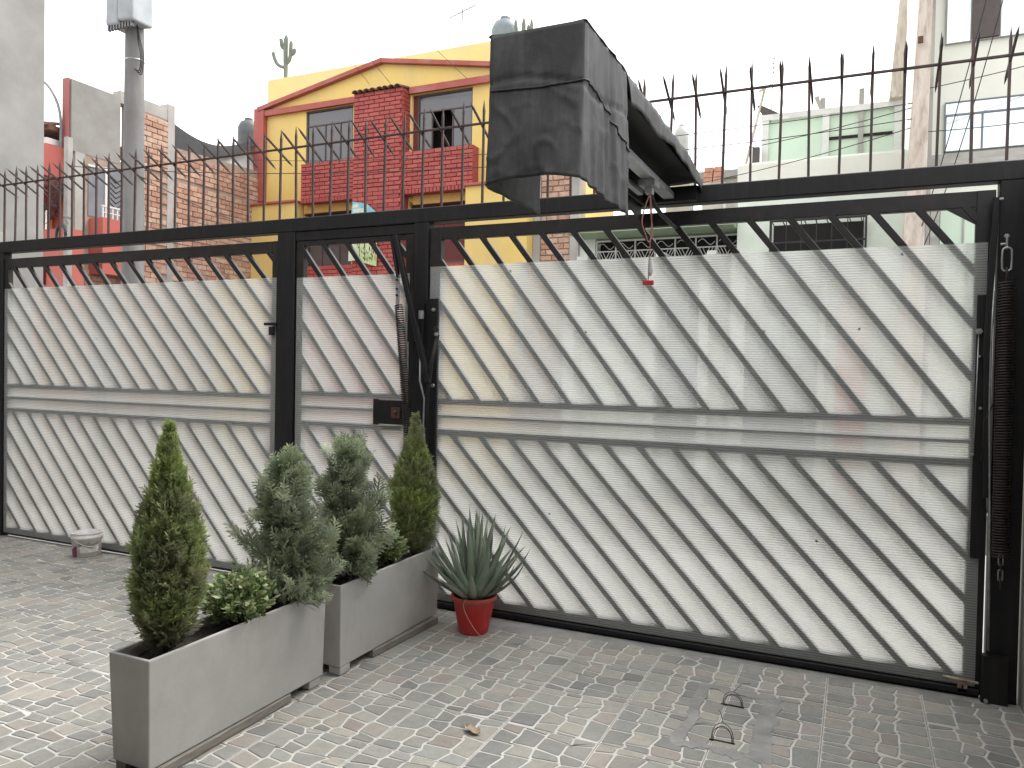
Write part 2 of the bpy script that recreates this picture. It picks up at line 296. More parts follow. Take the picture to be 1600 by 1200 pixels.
# ------------------------------------------------------------------ the setting: ground, road, pavements, courtyard floor
tag(MB().box(-300, 300, 3.4, 300, -0.30, -0.10).build('road', ROAD), kind='structure')
tag(MB().box(-60, 40, 0.10, 3.4, -0.2, 0.0).build('pavement', PAVE), kind='structure')
tag(MB().box(-60, 40, 6.2, 9.0, -0.2, 0.02).build('pavement', PAVE), kind='structure')
tag(MB().box(-300, 300, -300, 3.38, -0.5, -0.21).build('ground', PAVE), kind='structure')
floor = tag(MB().box(-6.75, 0.715, -9.0, 0.10, -0.2, -0.006).build('courtyard_floor', JOINT), kind='structure')

TP = 0.4075; TX0 = -0.913; TY0 = -1.204
PAL = [((0.265, 0.268, 0.252), 5), ((0.225, 0.228, 0.218), 4), ((0.295, 0.288, 0.265), 4), ((0.305, 0.285, 0.26), 3), ((0.28, 0.256, 0.235), 2), ((0.25, 0.236, 0.22), 2), ((0.32, 0.305, 0.272), 2), ((0.20, 0.202, 0.196), 2)]
def stone_col():
    c = random.choices([p for p, w in PAL], [w for p, w in PAL])[0]; k = random.uniform(1.02, 1.24)
    return tuple(x*k for x in c)
def clip(poly, nx, ny, d):
    res = []
    for i in range(len(poly)):
        a, b = poly[i], poly[(i+1) % len(poly)]; da = a[0]*nx+a[1]*ny-d; db = b[0]*nx+b[1]*ny-d
        if da <= 0: res.append(a)
        if (da < 0 < db) or (db < 0 < da):
            t = da/(da-db); res.append((a[0]+(b[0]-a[0])*t, a[1]+(b[1]-a[1])*t))
    return res
def inset(poly, d):
    """move every edge of a counter-clockwise polygon inwards by d"""
    n = len(poly); res = []
    for i in range(n):
        a, b, c = poly[i-1], poly[i], poly[(i+1) % n]
        e1 = (b[0]-a[0], b[1]-a[1]); e2 = (c[0]-b[0], c[1]-b[1]); l1 = math.hypot(*e1) or 1e-6; l2 = math.hypot(*e2) or 1e-6
        n1 = (-e1[1]/l1, e1[0]/l1); n2 = (-e2[1]/l2, e2[0]/l2); k = 1+n1[0]*n2[0]+n1[1]*n2[1]
        k = max(k, 0.5); res.append((b[0]+(n1[0]+n2[0])/k*d, b[1]+(n1[1]+n2[1])/k*d))
    return res
def stone_cells(seed):
    """columns of irregular four- to six-sided stones between wandering joints"""
    rnd = random.Random(seed); S = TP-0.0035; nc = 4; xs = [0.0]; 
    for c in range(1, nc): xs.append((c+rnd.uniform(-0.13, 0.13))/nc*S)
    xs.append(S); cuts = []
    for c in range(nc):
        n = rnd.choice((3, 4, 4, 5)); ph = rnd.uniform(0.2, 0.8); ys = [0.0]+[S*(k+ph)/n+rnd.uniform(-0.018, 0.018) for k in range(n) if 0.03 < (k+ph)/n < 0.95]+[S]
        cuts.append([(0.0, 0.0)]+[(y+rnd.uniform(-0.016, 0.016), y+rnd.uniform(-0.016, 0.016)) for y in ys[1:-1]]+[(S, S)])
    bound = []                                   # each joint between columns bends where a cross joint meets it
    for c in range(nc+1):
        ys = sorted(set([0.0, S]+([p[1] for p in cuts[c-1]] if c else [])+([p[0] for p in cuts[c]] if c < nc else [])))
        bound.append({y: (xs[c]+(rnd.uniform(-0.016, 0.016) if 0 < c < nc else 0.0)) for y in ys})
    cells = []
    for c in range(nc):
        for k in range(len(cuts[c])-1):
            (l0, r0), (l1, r1) = cuts[c][k], cuts[c][k+1]
            R_ = [(bound[c+1][y], y) for y in sorted(bound[c+1]) if r0-1e-9 <= y <= r1+1e-9]; L_ = [(bound[c][y], y) for y in sorted(bound[c]) if l0-1e-9 <= y <= l1+1e-9]
            raw = R_+L_[::-1]; poly = []
            for p in raw:
                if not poly or math.hypot(p[0]-poly[-1][0], p[1]-poly[-1][1]) > 0.012: poly.append(p)
            if len(poly) < 3: continue
            poly = inset(poly, 0.0042)
            ar = sum(poly[i][0]*poly[(i+1) % len(poly)][1]-poly[(i+1) % len(poly)][0]*poly[i][1] for i in range(len(poly)))/2
            if ar < 0.0008: continue
            out_ = []
            for i in range(len(poly)):
                a, b, d = poly[i-1], poly[i], poly[(i+1) % len(poly)]
                la = math.hypot(a[0]-b[0], a[1]-b[1]); lc = math.hypot(d[0]-b[0], d[1]-b[1]); ch = min(0.006, la*0.3, lc*0.3)
                if la < 1e-5 or lc < 1e-5: continue
                out_.append((b[0]+(a[0]-b[0])/la*ch, b[1]+(a[1]-b[1])/la*ch)); out_.append((b[0]+(d[0]-b[0])/lc*ch, b[1]+(d[1]-b[1])/lc*ch))
            cells.append([(min(max(x, 0.002), S-0.002), min(max(y, 0.002), S-0.002)) for x, y in out_])
    return cells
VAR = [stone_cells(100+i) for i in range(7)]
def add_stone(mb, poly, ox=0.0, oy=0.0):
    cx = sum(p[0] for p in poly)/len(poly); cy = sum(p[1] for p in poly)/len(poly); h = random.uniform(0.0022, 0.0036); k = len(poly)
    vs = [(x+ox, y+oy, 0.0003) for x, y in poly]
    for x, y in poly:
        L = math.hypot(cx-x, cy-y) or 1; vs.append((x+(cx-x)/L*0.004+ox, y+(cy-y)/L*0.004+oy, h))
    mb.cur = stone_col(); mb.add(vs, [tuple(range(k, 2*k))] + [(i, (i+1) % k, (i+1) % k+k, i+k) for i in range(k)])
def rot180(cells):
    S = TP-0.0035; return [[(S-x, S-y) for x, y in c] for c in cells]
def project(pt):
    v = Vector(pt)-CAM; z = v.dot(_f); return (0.5+v.dot(_r2)/z*26.88/36, 0.375-v.dot(_u2)/z*26.88/36, z)
# the tile pieces that show largest get every stone as an object of its own
tiles = []
for i in range(-15, 5):
    for j in range(-7, 4):
        x = TX0+i*TP; y = TY0+j*TP
        if x+TP < -6.75 or x > 0.70 or y > 0.0: continue
        u, v, z = project((x+TP/2, y+TP/2, 0))
        if z < 0.5 or u < -0.25 or u > 1.2 or v > 1.05: continue
        hidden = (-2.9 < x < -2.15 and y > -2.6 and y < -0.2)
        score = (1.0 if (0.02 < u < 0.98 and 0.40 < v < 0.74 and not hidden) else 0.0)/z/z
        tiles.append((score, i, j, x, y))
tiles.sort(reverse=True)
S_ = TP-0.0035; nstones = 0
for rank, (score, i, j, x, y) in enumerate(tiles):
    cells = VAR[(i*3+j*5+i*j) % 7]; cells = rot180(cells) if (i+j*2) % 3 == 0 else cells
    x1 = min(S_, 0.712-x); y1 = min(S_, 0.0-y); x0 = max(0.0, -6.748-x)
    slab = MB().box(x+x0, x+x1, y, y+y1, -0.006, 0.0)
    if x1 < S_ or y1 < S_ or x0 > 0:
        cc = []
        for c in cells:
            for nx, ny, d in ((1, 0, x1-0.0015), (0, 1, y1-0.0015), (-1, 0, -x0-0.0015)): c = clip(c, nx, ny, d) if c else c
            if len(c) > 2: cc.append(c)
        cells = cc
    if nstones+len(cells) <= 300 and score > 0:
        t = slab.build('floor_tile', GROUT, floor)
        for c in cells:
            m = MB(); add_stone(m, c, x, y); m.build('stone', STONE, t); nstones += 1
    else:
        t = slab.build('floor_tile', GROUT, floor)
        m = MB()
        for c in cells: add_stone(m, c, x, y)
        if cells: tag(m.build('stone_relief', STONE, t), kind='stuff')

# cement smeared round the service cover, and a band of it along the gate
def ring_patch(name, outer, inner, z, mtl):
    n = 150; m = MB(); vs = []
    for k in range(n):
        a = 2*math.pi*k/n
        for (x0, x1, y0, y1), h in ((outer, 0.0005), (outer, z), (inner, z), (inner, 0.0005)):
            cx, cy, hx, hy = (x0+x1)/2, (y0+y1)/2, (x1-x0)/2, (y1-y0)/2
            ca, sa = math.cos(a), math.sin(a); q = 1/max(abs(ca), abs(sa)); jit = 1+noise.noise(Vector((ca*2.2, sa*2.2, hx*9)))*0.15+noise.noise(Vector((ca*9, sa*9, hx*40)))*0.10
            sh = 0.985 if h == z and (x0, x1, y0, y1) == outer else 1.0
            vs.append((cx+hx*ca*q*jit*sh, cy+hy*sa*q*jit*sh, h+random.uniform(0, 0.0012)))
    m.add(vs, [(k*4+i, ((k+1) % n)*4+i, ((k+1) % n)*4+i+1, k*4+i+1) for k in range(n) for i in range(3)])
    return fixn(m.build(name, mtl, floor))
ring_patch('cement_smear', (-0.655, -0.27, -1.08, -0.42), (-0.60, -0.36, -1.015, -0.475), 0.0042, CEMENT)
m = MB()
vs = []; n = 60
for k in range(n+1):
    x = -2.2+2.85*k/n; w = 0.045+0.05*noise.noise(Vector((x*1.7, 3.1, 0)))+(0.14 if -2.2 < x < -1.2 else 0)*max(0, 1-abs(x+1.7)/0.55)
    vs += [(x, 0.0, 0.0052), (x, -max(w, 0.012), 0.0046), (x, -max(w, 0.012)-0.012, 0.0004)]
m.add(vs, [(k*3+i, k*3+i+1, k*3+i+4, k*3+i+3) for k in range(n) for i in range(2)])
fixn(m.build('cement_band', CEMENT, floor, True))

# ------------------------------------------------------------------ courtyard walls
def wall_box(name, b, mtl, label): return tag(MB().box(*b).build(name, mtl), label, 'wall')
wall_box('courtyard_wall', (0.716, 0.90, -7.5, 0.12, -0.05, 2.46), WALLIN, 'grey plastered courtyard wall beside the right gate post')
wall_box('boundary_wall', (-6.95, -6.752, -9.0, 0.10, -0.05, 2.6), WALLIN, 'grey boundary wall where the left gate leaf ends')
h = empty('house', (-3, -7.5, 0), 0, 'unseen house and roof added behind the viewer to shade the courtyard', 'house')
MB().box(-6.75, 0.9, -9.2, -8.2, 0, 6.0).build('wall', WALLIN, h)
MB().box(-6.75, 0.9, -8.2, -3.05, 2.75, 2.95).build('unseen_shade_roof', CEIL, h)  # unseen roof added overhead, its front edge set to darken the foreground floor

# tall raw concrete neighbour, left edge
nb = empty('concrete_building', (-7.8, -4.0, 0), 0, 'tall bare grey concrete wall rising beyond the left gate leaf', 'building')
MB().box(-9.5, -6.97, -9.0, 0.585, -0.1, 7.5).build('wall', CONC, nb)  # visible end at the gate; unseen length beside courtyard added to darken the floor
MB().box(-9.5, -6.985, -9.0, 0.57, 7.5, 8.2).build('parapet', CONC2, nb)

# ------------------------------------------------------------------ steel portal: beam, posts, spiked railing
gp = empty('gate_portal', (-3.0, 0.045, 0), 0, 'black steel gate portal with a long beam topped by a row of rusty spikes', 'gate frame')
BX0, BX1 = -6.75, 0.702
MB().bev(BX0, BX1, 0.0, 0.085, 2.408, 2.500, 0.005).build('beam', BLACK, gp)
for x0, x1, nm in ((-3.662, -3.512, 'post'), (-2.567, -2.463, 'post'), (0.574, 0.700, 'post'), (-6.75, -6.63, 'post')):
    MB().bev(x0, x1, 0.002, 0.083, 0.0, 2.408, 0.005).build(nm, BLACK, gp)
MB().bev(-3.512, -2.567, 0.012, 0.075, 2.345, 2.407, 0.003).build('door_lintel', BLACK, gp)
MB().bev(-2.44, 0.55, 0.004, 0.09, 0.0, 0.012, 0.002).build('sill', BLACK, gp)
MB().bar((BX0, 0.045, 2.992), (BX1, 0.045, 2.992), 0.013, 0.013, ch=0.002).build('spike_rail', RUST, gp)
def rod_mesh():
    m = MB(); w = 0.0062
    m.add([(-w, -w, 0), (w, -w, 0), (w, w, 0), (-w, w, 0), (-w, -w, 0.55), (w, -w, 0.55), (w, w, 0.55), (-w, w, 0.55), (-w*1.08, -w*1.08, 0.575), (w*1.08, -w*1.08, 0.575), (w*1.08, w*1.08, 0.575), (-w*1.08, w*1.08, 0.575), (0, 0, 0.645)],
          [(0, 1, 5, 4), (1, 2, 6, 5), (2, 3, 7, 6), (3, 0, 4, 7), (4, 5, 9, 8), (5, 6, 10, 9), (6, 7, 11, 10), (7, 4, 8, 11), (8, 9, 12), (9, 10, 12), (10, 11, 12), (11, 8, 12)])
    return m.mesh('spike_rod', RUST)
def spike_mesh():
    m = MB(); a = Vector((0, -0.145, 0.084)); t = a.normalized(); x = Vector((1, 0, 0)); y = t.cross(x); w = 0.0055
    ring = lambda c, s: [c+x*w*s+y*w*s, c-x*w*s+y*w*s, c-x*w*s-y*w*s, c+x*w*s-y*w*s]
    vs = [-a]+ring(-a*0.72, 1.0)+ring(-a*0.4, 1)+ring(a*0.4, 1)+ring(a*0.72, 1.0)+[a]
    fs = [(0, 1+(i+1) % 4, 1+i) for i in range(4)]+[(1+4*r+i, 1+4*r+(i+1) % 4, 5+4*r+(i+1) % 4, 5+4*r+i) for r in range(3) for i in range(4)]+[(13+i, 13+(i+1) % 4, 17) for i in range(4)]
    m.add(vs, fs); return m.mesh('cross_spike', RUST)
RODM, SPKM = rod_mesh(), spike_mesh()
for k in range(52):
    x = -6.70+k*0.1432
    if x > 0.66: break
    o = place('spike_rod', RODM, gp, (x, 0.058, 2.499)); o.rotation_euler = (R(random.uniform(-0.8, 0.8)), R(random.uniform(-0.9, 0.9)), random.uniform(-0.2, 0.2)); o.scale = (1, 1, random.uniform(0.985, 1.02))
    o = place('cross_spike', SPKM, gp, (x+random.uniform(-0.004, 0.004), 0.034, 2.985+random.uniform(-0.006, 0.006))); o.rotation_euler = (R(random.uniform(-3, 3)), 0, R(random.uniform(-2.5, 2.5)))

# ------------------------------------------------------------------ gate leaves
BARW, BARD = 0.033, 0.026
def clipped_bar(x_top, z_top, z_bot, slope, xl, xr):
    """diagonal bar running down to the right from (x_top, z_top); returns its ends clipped to the frame"""
    xt, zt = x_top, z_top; xb, zb = x_top+(z_top-z_bot)*slope, z_bot
    if xt < xl: zt = z_top-(xl-x_top)/slope; xt = xl
    if xb > xr: zb = z_top-(xr-x_top)/slope; xb = xr
    return (xt, zt, xb, zb) if zt-zb > 0.03 else None
def leaf(root, x0, x1, z0, z1, fw, rails, fields, sheet, yb=0.0165, bot=0.08, rail_x1=None, top=0.078):
    """frame members, mid rails, diagonal bars and opal sheet of one leaf"""
    fd = 0.044
    MB().bev(x0, x0+fw, yb, yb+fd, z0, z1, 0.003).build('frame_stile', BARS, root)
    MB().bev(x1-fw, x1, yb, yb+fd, z0, z1, 0.003).build('frame_stile', BARS, root)
    MB().bev(x0+fw, x1-fw, yb+0.001, yb+fd-0.001, z1-top, z1, 0.003).build('top_rail', BARS, root)
    MB().bev(x0+fw, x1-fw, yb+0.001, yb+fd-0.001, z0, z0+bot, 0.003).build('bottom_rail', BARS, root)
    for za, zb in rails: MB().bev(x0+fw, (rail_x1 or x1-fw), yb+0.002, yb+0.030, za, zb, 0.003).build('mid_rail', BARS, root)
    xl, xr = x0+fw, x1-fw
    for xs, pitch, zt, zb, slope in fields:
        k = -14
        while True:
            xt = xs+k*pitch; k += 1
            if xt > xr: break
            c = clipped_bar(xt, zt, zb, slope, xl, xr)
            if c is None: continue
            a = Vector((c[0], yb+0.0004+BARD/2, c[1])); b = Vector((c[2], yb+0.0004+BARD/2, c[3])); t = (b-a).normalized()*0.012
            MB().bar(a-t, b+t, BARW, BARD, ch=0.003).build('slat', BARS, root)
    if sheet:
        sx0, sx1, sz0, sz1 = sheet; nx = 24; nz = 10; vs = []; m = MB()
        for j in range(nz+1):
            for i in range(nx+1):
                x = sx0+(sx1-sx0)*i/nx; z = sz0+(sz1-sz0)*j/nz
                vs.append((x, 0.0156+0.0005*noise.noise(Vector((x*1.3, 5.0, z*1.3))), z+(0.004*noise.noise(Vector((x*2, 9, 0))) if j == nz else 0)))
        m.add(vs, [(j*(nx+1)+i, j*(nx+1)+i+1, (j+1)*(nx+1)+i+1, (j+1)*(nx+1)+i) for j in range(nz) for i in range(nx)])
        m.build('polycarbonate_sheet', SHEET, root, True)
def screws(root, pts):
    me = MB().lathe([(0.0, -0.0035), (0.005, -0.003), (0.0062, 0.0)], 8, cap0=False).mesh('screw', BLACK)
    for x, z in pts:
        o = place('screw', me, root, (x, 0.0145, z)); o.rotation_euler = (R(90), 0, 0)

fl = empty('fixed_gate_leaf', (-5.15, 0.03, 0.012), 0, 'wide left gate leaf of black diagonal bars behind cream ribbed plastic sheet', 'gate')
leaf(fl, -6.628, -3.668, 0.012, 2.355, 0.05, ((1.262, 1.303), (1.166, 1.196), (1.062, 1.100)),
     ((-6.522, 0.1972, 2.285, 1.30, 0.938), (-6.511, 0.1995, 1.064, 0.09, 0.92)), (-6.622, -3.676, 0.03, 2.103), bot=0.068)
MB().bev(-3.76, -3.655, -0.012, 0.004, 1.772, 1.792, 0.003).build('latch_bolt', BLACK, fl)
MB().bev(-3.715, -3.675, -0.016, 0.006, 1.705, 1.762, 0.003).build('latch_keeper', BLACK, fl)
screws(fl, [(-5.93, 1.71), (-5.48, 1.68), (-5.0, 1.72), (-4.43, 1.73), (-4.6, 1.28), (-4.13, 1.27), (-4.05, 1.08), (-4.6, 1.08), (-5.3, 0.6), (-4.4, 2.09), (-5.3, 2.09), (-6.3, 2.07), (-5.7, 2.085), (-4.77, 2.08), (-3.95, 2.085)])

pd = empty('pedestrian_door', (-3.04, 0.03, 0.012), 0, 'narrow walk-in gate door with a lock box between the two wide leaves', 'gate')
leaf(pd, -3.508, -2.572, 0.012, 2.343, 0.062, ((1.292, 1.332), (1.205, 1.232), (1.090, 1.130)),
     ((-3.30, 0.19, 2.33, 1.33, 0.79), (-3.415, 0.19, 1.094, 0.09, 0.93)), (-3.50, -2.60, 0.03, 2.096), rail_x1=-2.645, top=0.034)
MB().bev(-2.862, -2.815, 0.013, 0.05, 1.13, 1.292, 0.002).build('lock_stile', BARS, pd)
lk = MB().bev(-2.812, -2.61, -0.012, 0.012, 1.134, 1.288, 0.004).build('lock_box', BLACK, pd)
MB().bev(-2.70, -2.635, -0.022, -0.012, 1.175, 1.245, 0.003).build('lock_plate', RUSTPLATE, lk)
m = MB(); m.lathe([(0.0, 0.012), (0.012, 0.010), (0.015, 0.0)], 14, cap0=False)
o = m.build('lock_cylinder', RUSTPLATE, lk, True, loc=(-2.668, -0.0215, 1.213)); o.rotation_euler = (R(90), 0, 0)
screws(pd, [(-2.99, 1.71), (-3.44, 1.31), (-3.43, 1.11), (-2.85, 1.31), (-2.85, 1.10), (-3.1, 2.07)])

tg = empty('tilting_gate_leaf', (-0.95, 0.03, 0.012), 0, 'wide right tilting gate leaf of black diagonal bars behind white ribbed plastic sheet', 'gate')
leaf(tg, -2.455, 0.562, 0.014, 2.372, 0.078, ((1.274, 1.314), (1.19, 1.213), (1.078, 1.124)),
     ((-2.295, 0.1955, 2.30, 1.31, 0.788), (-2.275, 0.1962, 1.080, 0.10, 0.962)), (-2.45, 0.535, 0.050, 2.131), bot=0.088, top=0.076)
m = MB(); m.prism([(0.35, 2.30), (0.484, 2.30), (0.484, 2.215)], 0.02, 0.026); fixn(m.build('corner_gusset', BARS, tg))
MB().bev(-2.44, 0.55, -0.012, 0.0065, 0.018, 0.046, 0.003).build('bottom_strip', BLACK, tg)
MB().bev(-2.455, -2.383, -0.006, 0.0075, 0.75, 1.93, 0.002).build('hinge_plate', BLACK, tg)
MB().bev(0.497, 0.559, -0.006, 0.0075, 0.66, 1.885, 0.002).build('hinge_plate', BLACK, tg)
screws(tg, [(-1.9, 2.085), (-1.42, 1.72), (-2.05, 1.74), (-1.56, 1.29), (-0.93, 1.29), (-1.99, 1.095), (-0.72, 1.09), (-0.10, 1.09), (-0.45, 1.72), (0.0, 1.73), (0.18, 2.09), (-2.25, 0.62), (-1.62, 0.66), (-0.89, 0.66), (-0.17, 0.66), (-1.95, 0.075), (-1.3, 0.075), (-0.62, 0.075), (-0.1, 0.075), (0.3, 0.07), (-0.23, 1.29), (0.51, 2.09), (-2.42, 2.08)])
bl = MB().tube([(0.40, -0.014, 0.088), (0.545, -0.014, 0.080)], 0.0065, 10).build('slide_bolt', BRASS, tg)
MB().bev(0.462, 0.502, -0.012, -0.007, 0.028, 0.068, 0.002).build('bolt_plate', BRASS, tg)
MB().bev(0.478, 0.486, -0.0145, -0.0122, 0.036, 0.060, 0.001).build('keyhole', BLACK, tg)

# ------------------------------------------------------------------ counterweight springs and lifting arms
def helix(p, q, r, wire, turns, n=9, k=5):
    p = Vector(p); q = Vector(q); t = (q-p); L = t.length; t.normalize(); x = t.cross(Vector((0, 1, 0))).normalized(); y = t.cross(x)
    pts = [p+t*L*i/(turns*n)+(x*math.cos(2*math.pi*i/n)+y*math.sin(2*math.pi*i/n))*r for i in range(turns*n+1)]
    return MB().tube(pts, wire, k)
def bolt(parent, c, r=0.012, name='bolt', mtl=None):
    o = MB().lathe([(0.0, 0.016), (r*0.9, 0.015), (r, 0.010), (r, 0.0)], 6, cap0=False).build(name, mtl or GALV, parent, False, loc=c); o.rotation_euler = (R(90), 0, 0); return o
la = empty('lifting_arm', (-2.5, -0.06, 0.0), 0, 'black counterweight spring and lifting arm on the post between door and right gate leaf', 'gate spring')
MB().bar((-2.640, -0.10, 2.318), (-2.398, -0.075, 1.41), 0.034, 0.030, ch=0.003).build('lever', BLACK, la)
MB().bar((-2.666, -0.098, 2.312), (-2.612, -0.098, 2.055), 0.016, 0.028, ch=0.002).build('lever_flange', BLACK, la)
MB().bev(-2.625, -2.600, -0.106, -0.098, 1.86, 2.07, 0.002).build('perforated_strap', GALV, la)
for z in (2.04, 1.985, 1.945): bolt(la, (-2.6125, -0.106, z), 0.006, 'strap_hole', BLACK)
helix((-2.604, -0.10, 1.885), (-2.515, -0.10, 1.02), 0.025, 0.0040, 62).build('spring', SPRING, la, True)
MB().tube([(-2.515, -0.10, 1.03), (-2.508, -0.08, 0.86), (-2.505, -0.03, 0.62), (-2.505, 0.004, 0.58)], 0.007, 8).build('spring_anchor', BLACK, la, True)
MB().bev(-2.585, -2.47, -0.03, 0.004, 1.66, 1.90, 0.003).build('pivot_plate', BLACK, la)
MB().tube([(-2.352, -0.05, 1.705), (-2.383, -0.07, 1.52), (-2.405, -0.07, 1.36), (-2.42, -0.06, 1.22), (-2.43, -0.03, 0.95)], 0.013, 10).build('link_rod', BLACK, la, True)
MB().tube([(-2.468, -0.06, 1.62), (-2.462, -0.07, 1.42), (-2.425, -0.075, 1.31), (-2.432, -0.07, 1.15), (-2.436, -0.03, 0.98)], 0.006, 8).build('bent_rod', GALV, la, True)
MB().bev(-2.47, -2.445, -0.088, -0.060, 1.80, 1.85, 0.003).build('lever_clamp', GALV, la)
for c in ((-2.352, -0.062, 1.705), (-2.395, -0.02, 1.39), (-2.405, -0.008, 1.86)): bolt(la, c)
bolt(la, (-2.36, -0.05, 1.735), 0.02, 'washer', SPRING)

ra = empty('lifting_arm', (0.6, -0.05, 0.0), 0, 'long black counterweight spring hanging by a chain on the right gate post', 'gate spring')
MB().bar((0.556, -0.03, 2.325), (0.533, -0.03, 1.60), 0.026, 0.022, ch=0.003).build('lever', BLACK, ra)
MB().bar((0.535, -0.03, 1.64), (0.548, -0.03, 0.95), 0.022, 0.02, ch=0.003).build('lever', BLACK, ra)
MB().bev(0.548, 0.583, -0.04, -0.018, 2.312, 2.322, 0.002).build('lever_end_cap', GALV, ra)
bolt(ra, (0.599, -0.035, 2.145), 0.012, 'hanger_bolt'); MB().bev(0.594, 0.603, -0.06, -0.05, 2.085, 2.15, 0.002).build('hanger', GALV, ra)
MB().tube([(0.575, -0.05, 2.108), (0.603, -0.05, 2.110)], 0.006, 8).build('hanger_pin', GALV, ra)
def link(cx, cy, zt, zb, w, r, name, par, flip=False):
    pts = []
    for i in range(17):
        a = 2*math.pi*i/16; zz = (zt+zb)/2+((zt-zb)/2-w)*(1 if math.sin(a) >= 0 else -1)*(abs(math.sin(a)) > 1e-6)+w*math.sin(a); off = w*math.cos(a)
        pts.append((cx+(0 if flip else off), cy+(off if flip else 0), zz))
    return MB().tube(pts, r, 8, False).build(name, GALV if not flip else SPRING, par, True)
link(0.600, -0.058, 2.092, 1.985, 0.019, 0.0048, 'chain_link', ra); link(0.600, -0.058, 2.00, 1.925, 0.014, 0.0045, 'chain_link', ra, True)
helix((0.601, -0.062, 1.935), (0.610, -0.062, 0.685), 0.033, 0.0046, 98).build('spring', SPRING, ra, True)
for k in range(4): link(0.612, -0.06, 0.70-0.035*k, 0.65-0.035*k, 0.009, 0.003, 'chain_link', ra, k % 2 == 1)
MB().tube([(0.557, -0.036, 1.90), (0.552, -0.036, 1.72), (0.553, -0.036, 1.35), (0.567, -0.036, 0.90), (0.577, -0.036, 0.245)], 0.0055, 8).build('long_rod', GALV, ra, True)
MB().tube([(0.545, -0.030, 1.30), (0.558, -0.03, 0.88)], 0.004, 8).build('short_rod', GALV, ra, True)
MB().tube([(0.567, -0.036, 1.385), (0.535, -0.036, 1.305), (0.530, -0.034, 1.12)], 0.005, 8).build('bent_link', SPRING, ra, True)
MB().tube([(0.505, -0.012, 1.70), (0.502, -0.012, 1.42), (0.497, -0.012, 1.145)], 0.003, 6).build('thin_rod', GALV, ra, True)
bolt(ra, (0.506, -0.01, 1.715), 0.015); bolt(ra, (0.52, -0.008, 1.36), 0.008); bolt(ra, (0.493, -0.008, 1.145), 0.008); bolt(ra, (0.51, -0.008, 1.60), 0.006)
MB().bev(0.553, 0.66, -0.045, 0.0, 0.0, 0.222, 0.004).build('anchor_box', BLACK, ra)
bolt(ra, (0.572, -0.046, 0.018), 0.010, 'anchor_bolt')

# ------------------------------------------------------------------ gate opener under its black tarpaulin
TXL, TXR, TYF, TYM, TZT, TZB = -1.115, -0.785, -1.90, -1.44, 2.575, 2.088
def fbm(v, o=3):
    s = 0.0; a = 1.0
    for i in range(o): s += a*noise.noise(v); v = v*2.1+Vector((3.1, 1.7, 5.3)); a *= 0.5
    return s
def tarp_part(grid, nu, nv, name, parent):
    m = MB(); m.add(grid, [(j*(nu+1)+i, j*(nu+1)+i+1, (j+1)*(nu+1)+i+1, (j+1)*(nu+1)+i) for j in range(nv) for i in range(nu)])
    o = fixn(m.build(name, TARP, parent, True)); sm = o.modifiers.new('thickness', 'SOLIDIFY'); sm.thickness = 0.0025; return o
tp = empty('tarpaulin', (-0.95, -1.2, TZB), 0, 'black tarpaulin draped like a box over the gate opener', 'tarpaulin')
# skirt hanging round the motor head: left side, front, right side
path = []
LL, LF, LR = TYM-TYF, TXR-TXL, TYM-TYF; tot = LL+LF+LR; nu, nv = 132, 44; grid = []
def skirt(s, t, off=0.0):
    if s < LL: b = Vector((TXL, TYM-s, 0)); nrm = Vector((-1, 0, 0)); side = 0
    elif s < LL+LF: b = Vector((TXL+s-LL, TYF, 0)); nrm = Vector((0, -1, 0)); side = 1
    else: b = Vector((TXR, TYF+s-LL-LF, 0)); nrm = Vector((1, 0, 0)); side = 2
    c = min(abs(s-LL), abs(s-LL-LF)); rnd_ = max(0.0, 1-c/0.016)
    hem = TZB + 0.02*math.sin(max(0, min(1, (s-LL)/LF))*math.pi) - (0.03*max(0, (s-LL-LF)/LR) if side == 2 else 0) + 0.006*noise.noise(Vector((s*9, 2, 0)))
    z = TZT+(hem-TZT)*t; edge = min(1.0, c/0.05)
    w = 0.006*fbm(Vector((s*6, z*3.0, 1.3)), 2)*min(1, t*2.2)
    if side == 2: w += (0.013*fbm(Vector((s*20+z*1.5, z*1.3, 7.7)), 2)+0.004*noise.noise(Vector((s*45, z*5, 3))))*min(1, t*1.5+0.25)*edge
    else: w += 0.004*fbm(Vector((s*15, z*5.2, 7.7)), 2)*min(1, t*1.8)
    r1 = abs(noise.noise(Vector((s*7+z*5, z*6-s*3, 4.4)))); r2 = abs(noise.noise(Vector((s*12-z*9, z*10+s*3, 9.4))))
    w += (0.0045*math.exp(-(r1/0.06)**2)+0.0026*math.exp(-(r2/0.06)**2))*min(1, t*1.5)*(1.0 if side == 1 else 0.5)      # creases
    w += -0.005*math.exp(-((t-0.36-0.05*math.sin(s*9))/0.016)**2) + (0.016*t*t if side == 1 else 0)
    w += (0.02*t*math.exp(-((s-LL-LF-LR)/0.12)**2) if side == 2 else 0)
    b = b+nrm*(w-0.005*rnd_+off); return (b.x, b.y, z)
for j in range(nv+1):
    for i in range(nu+1): grid.append(skirt(tot*i/nu, j/nv))
tarp_part(grid, nu, nv, 'skirt', tp)
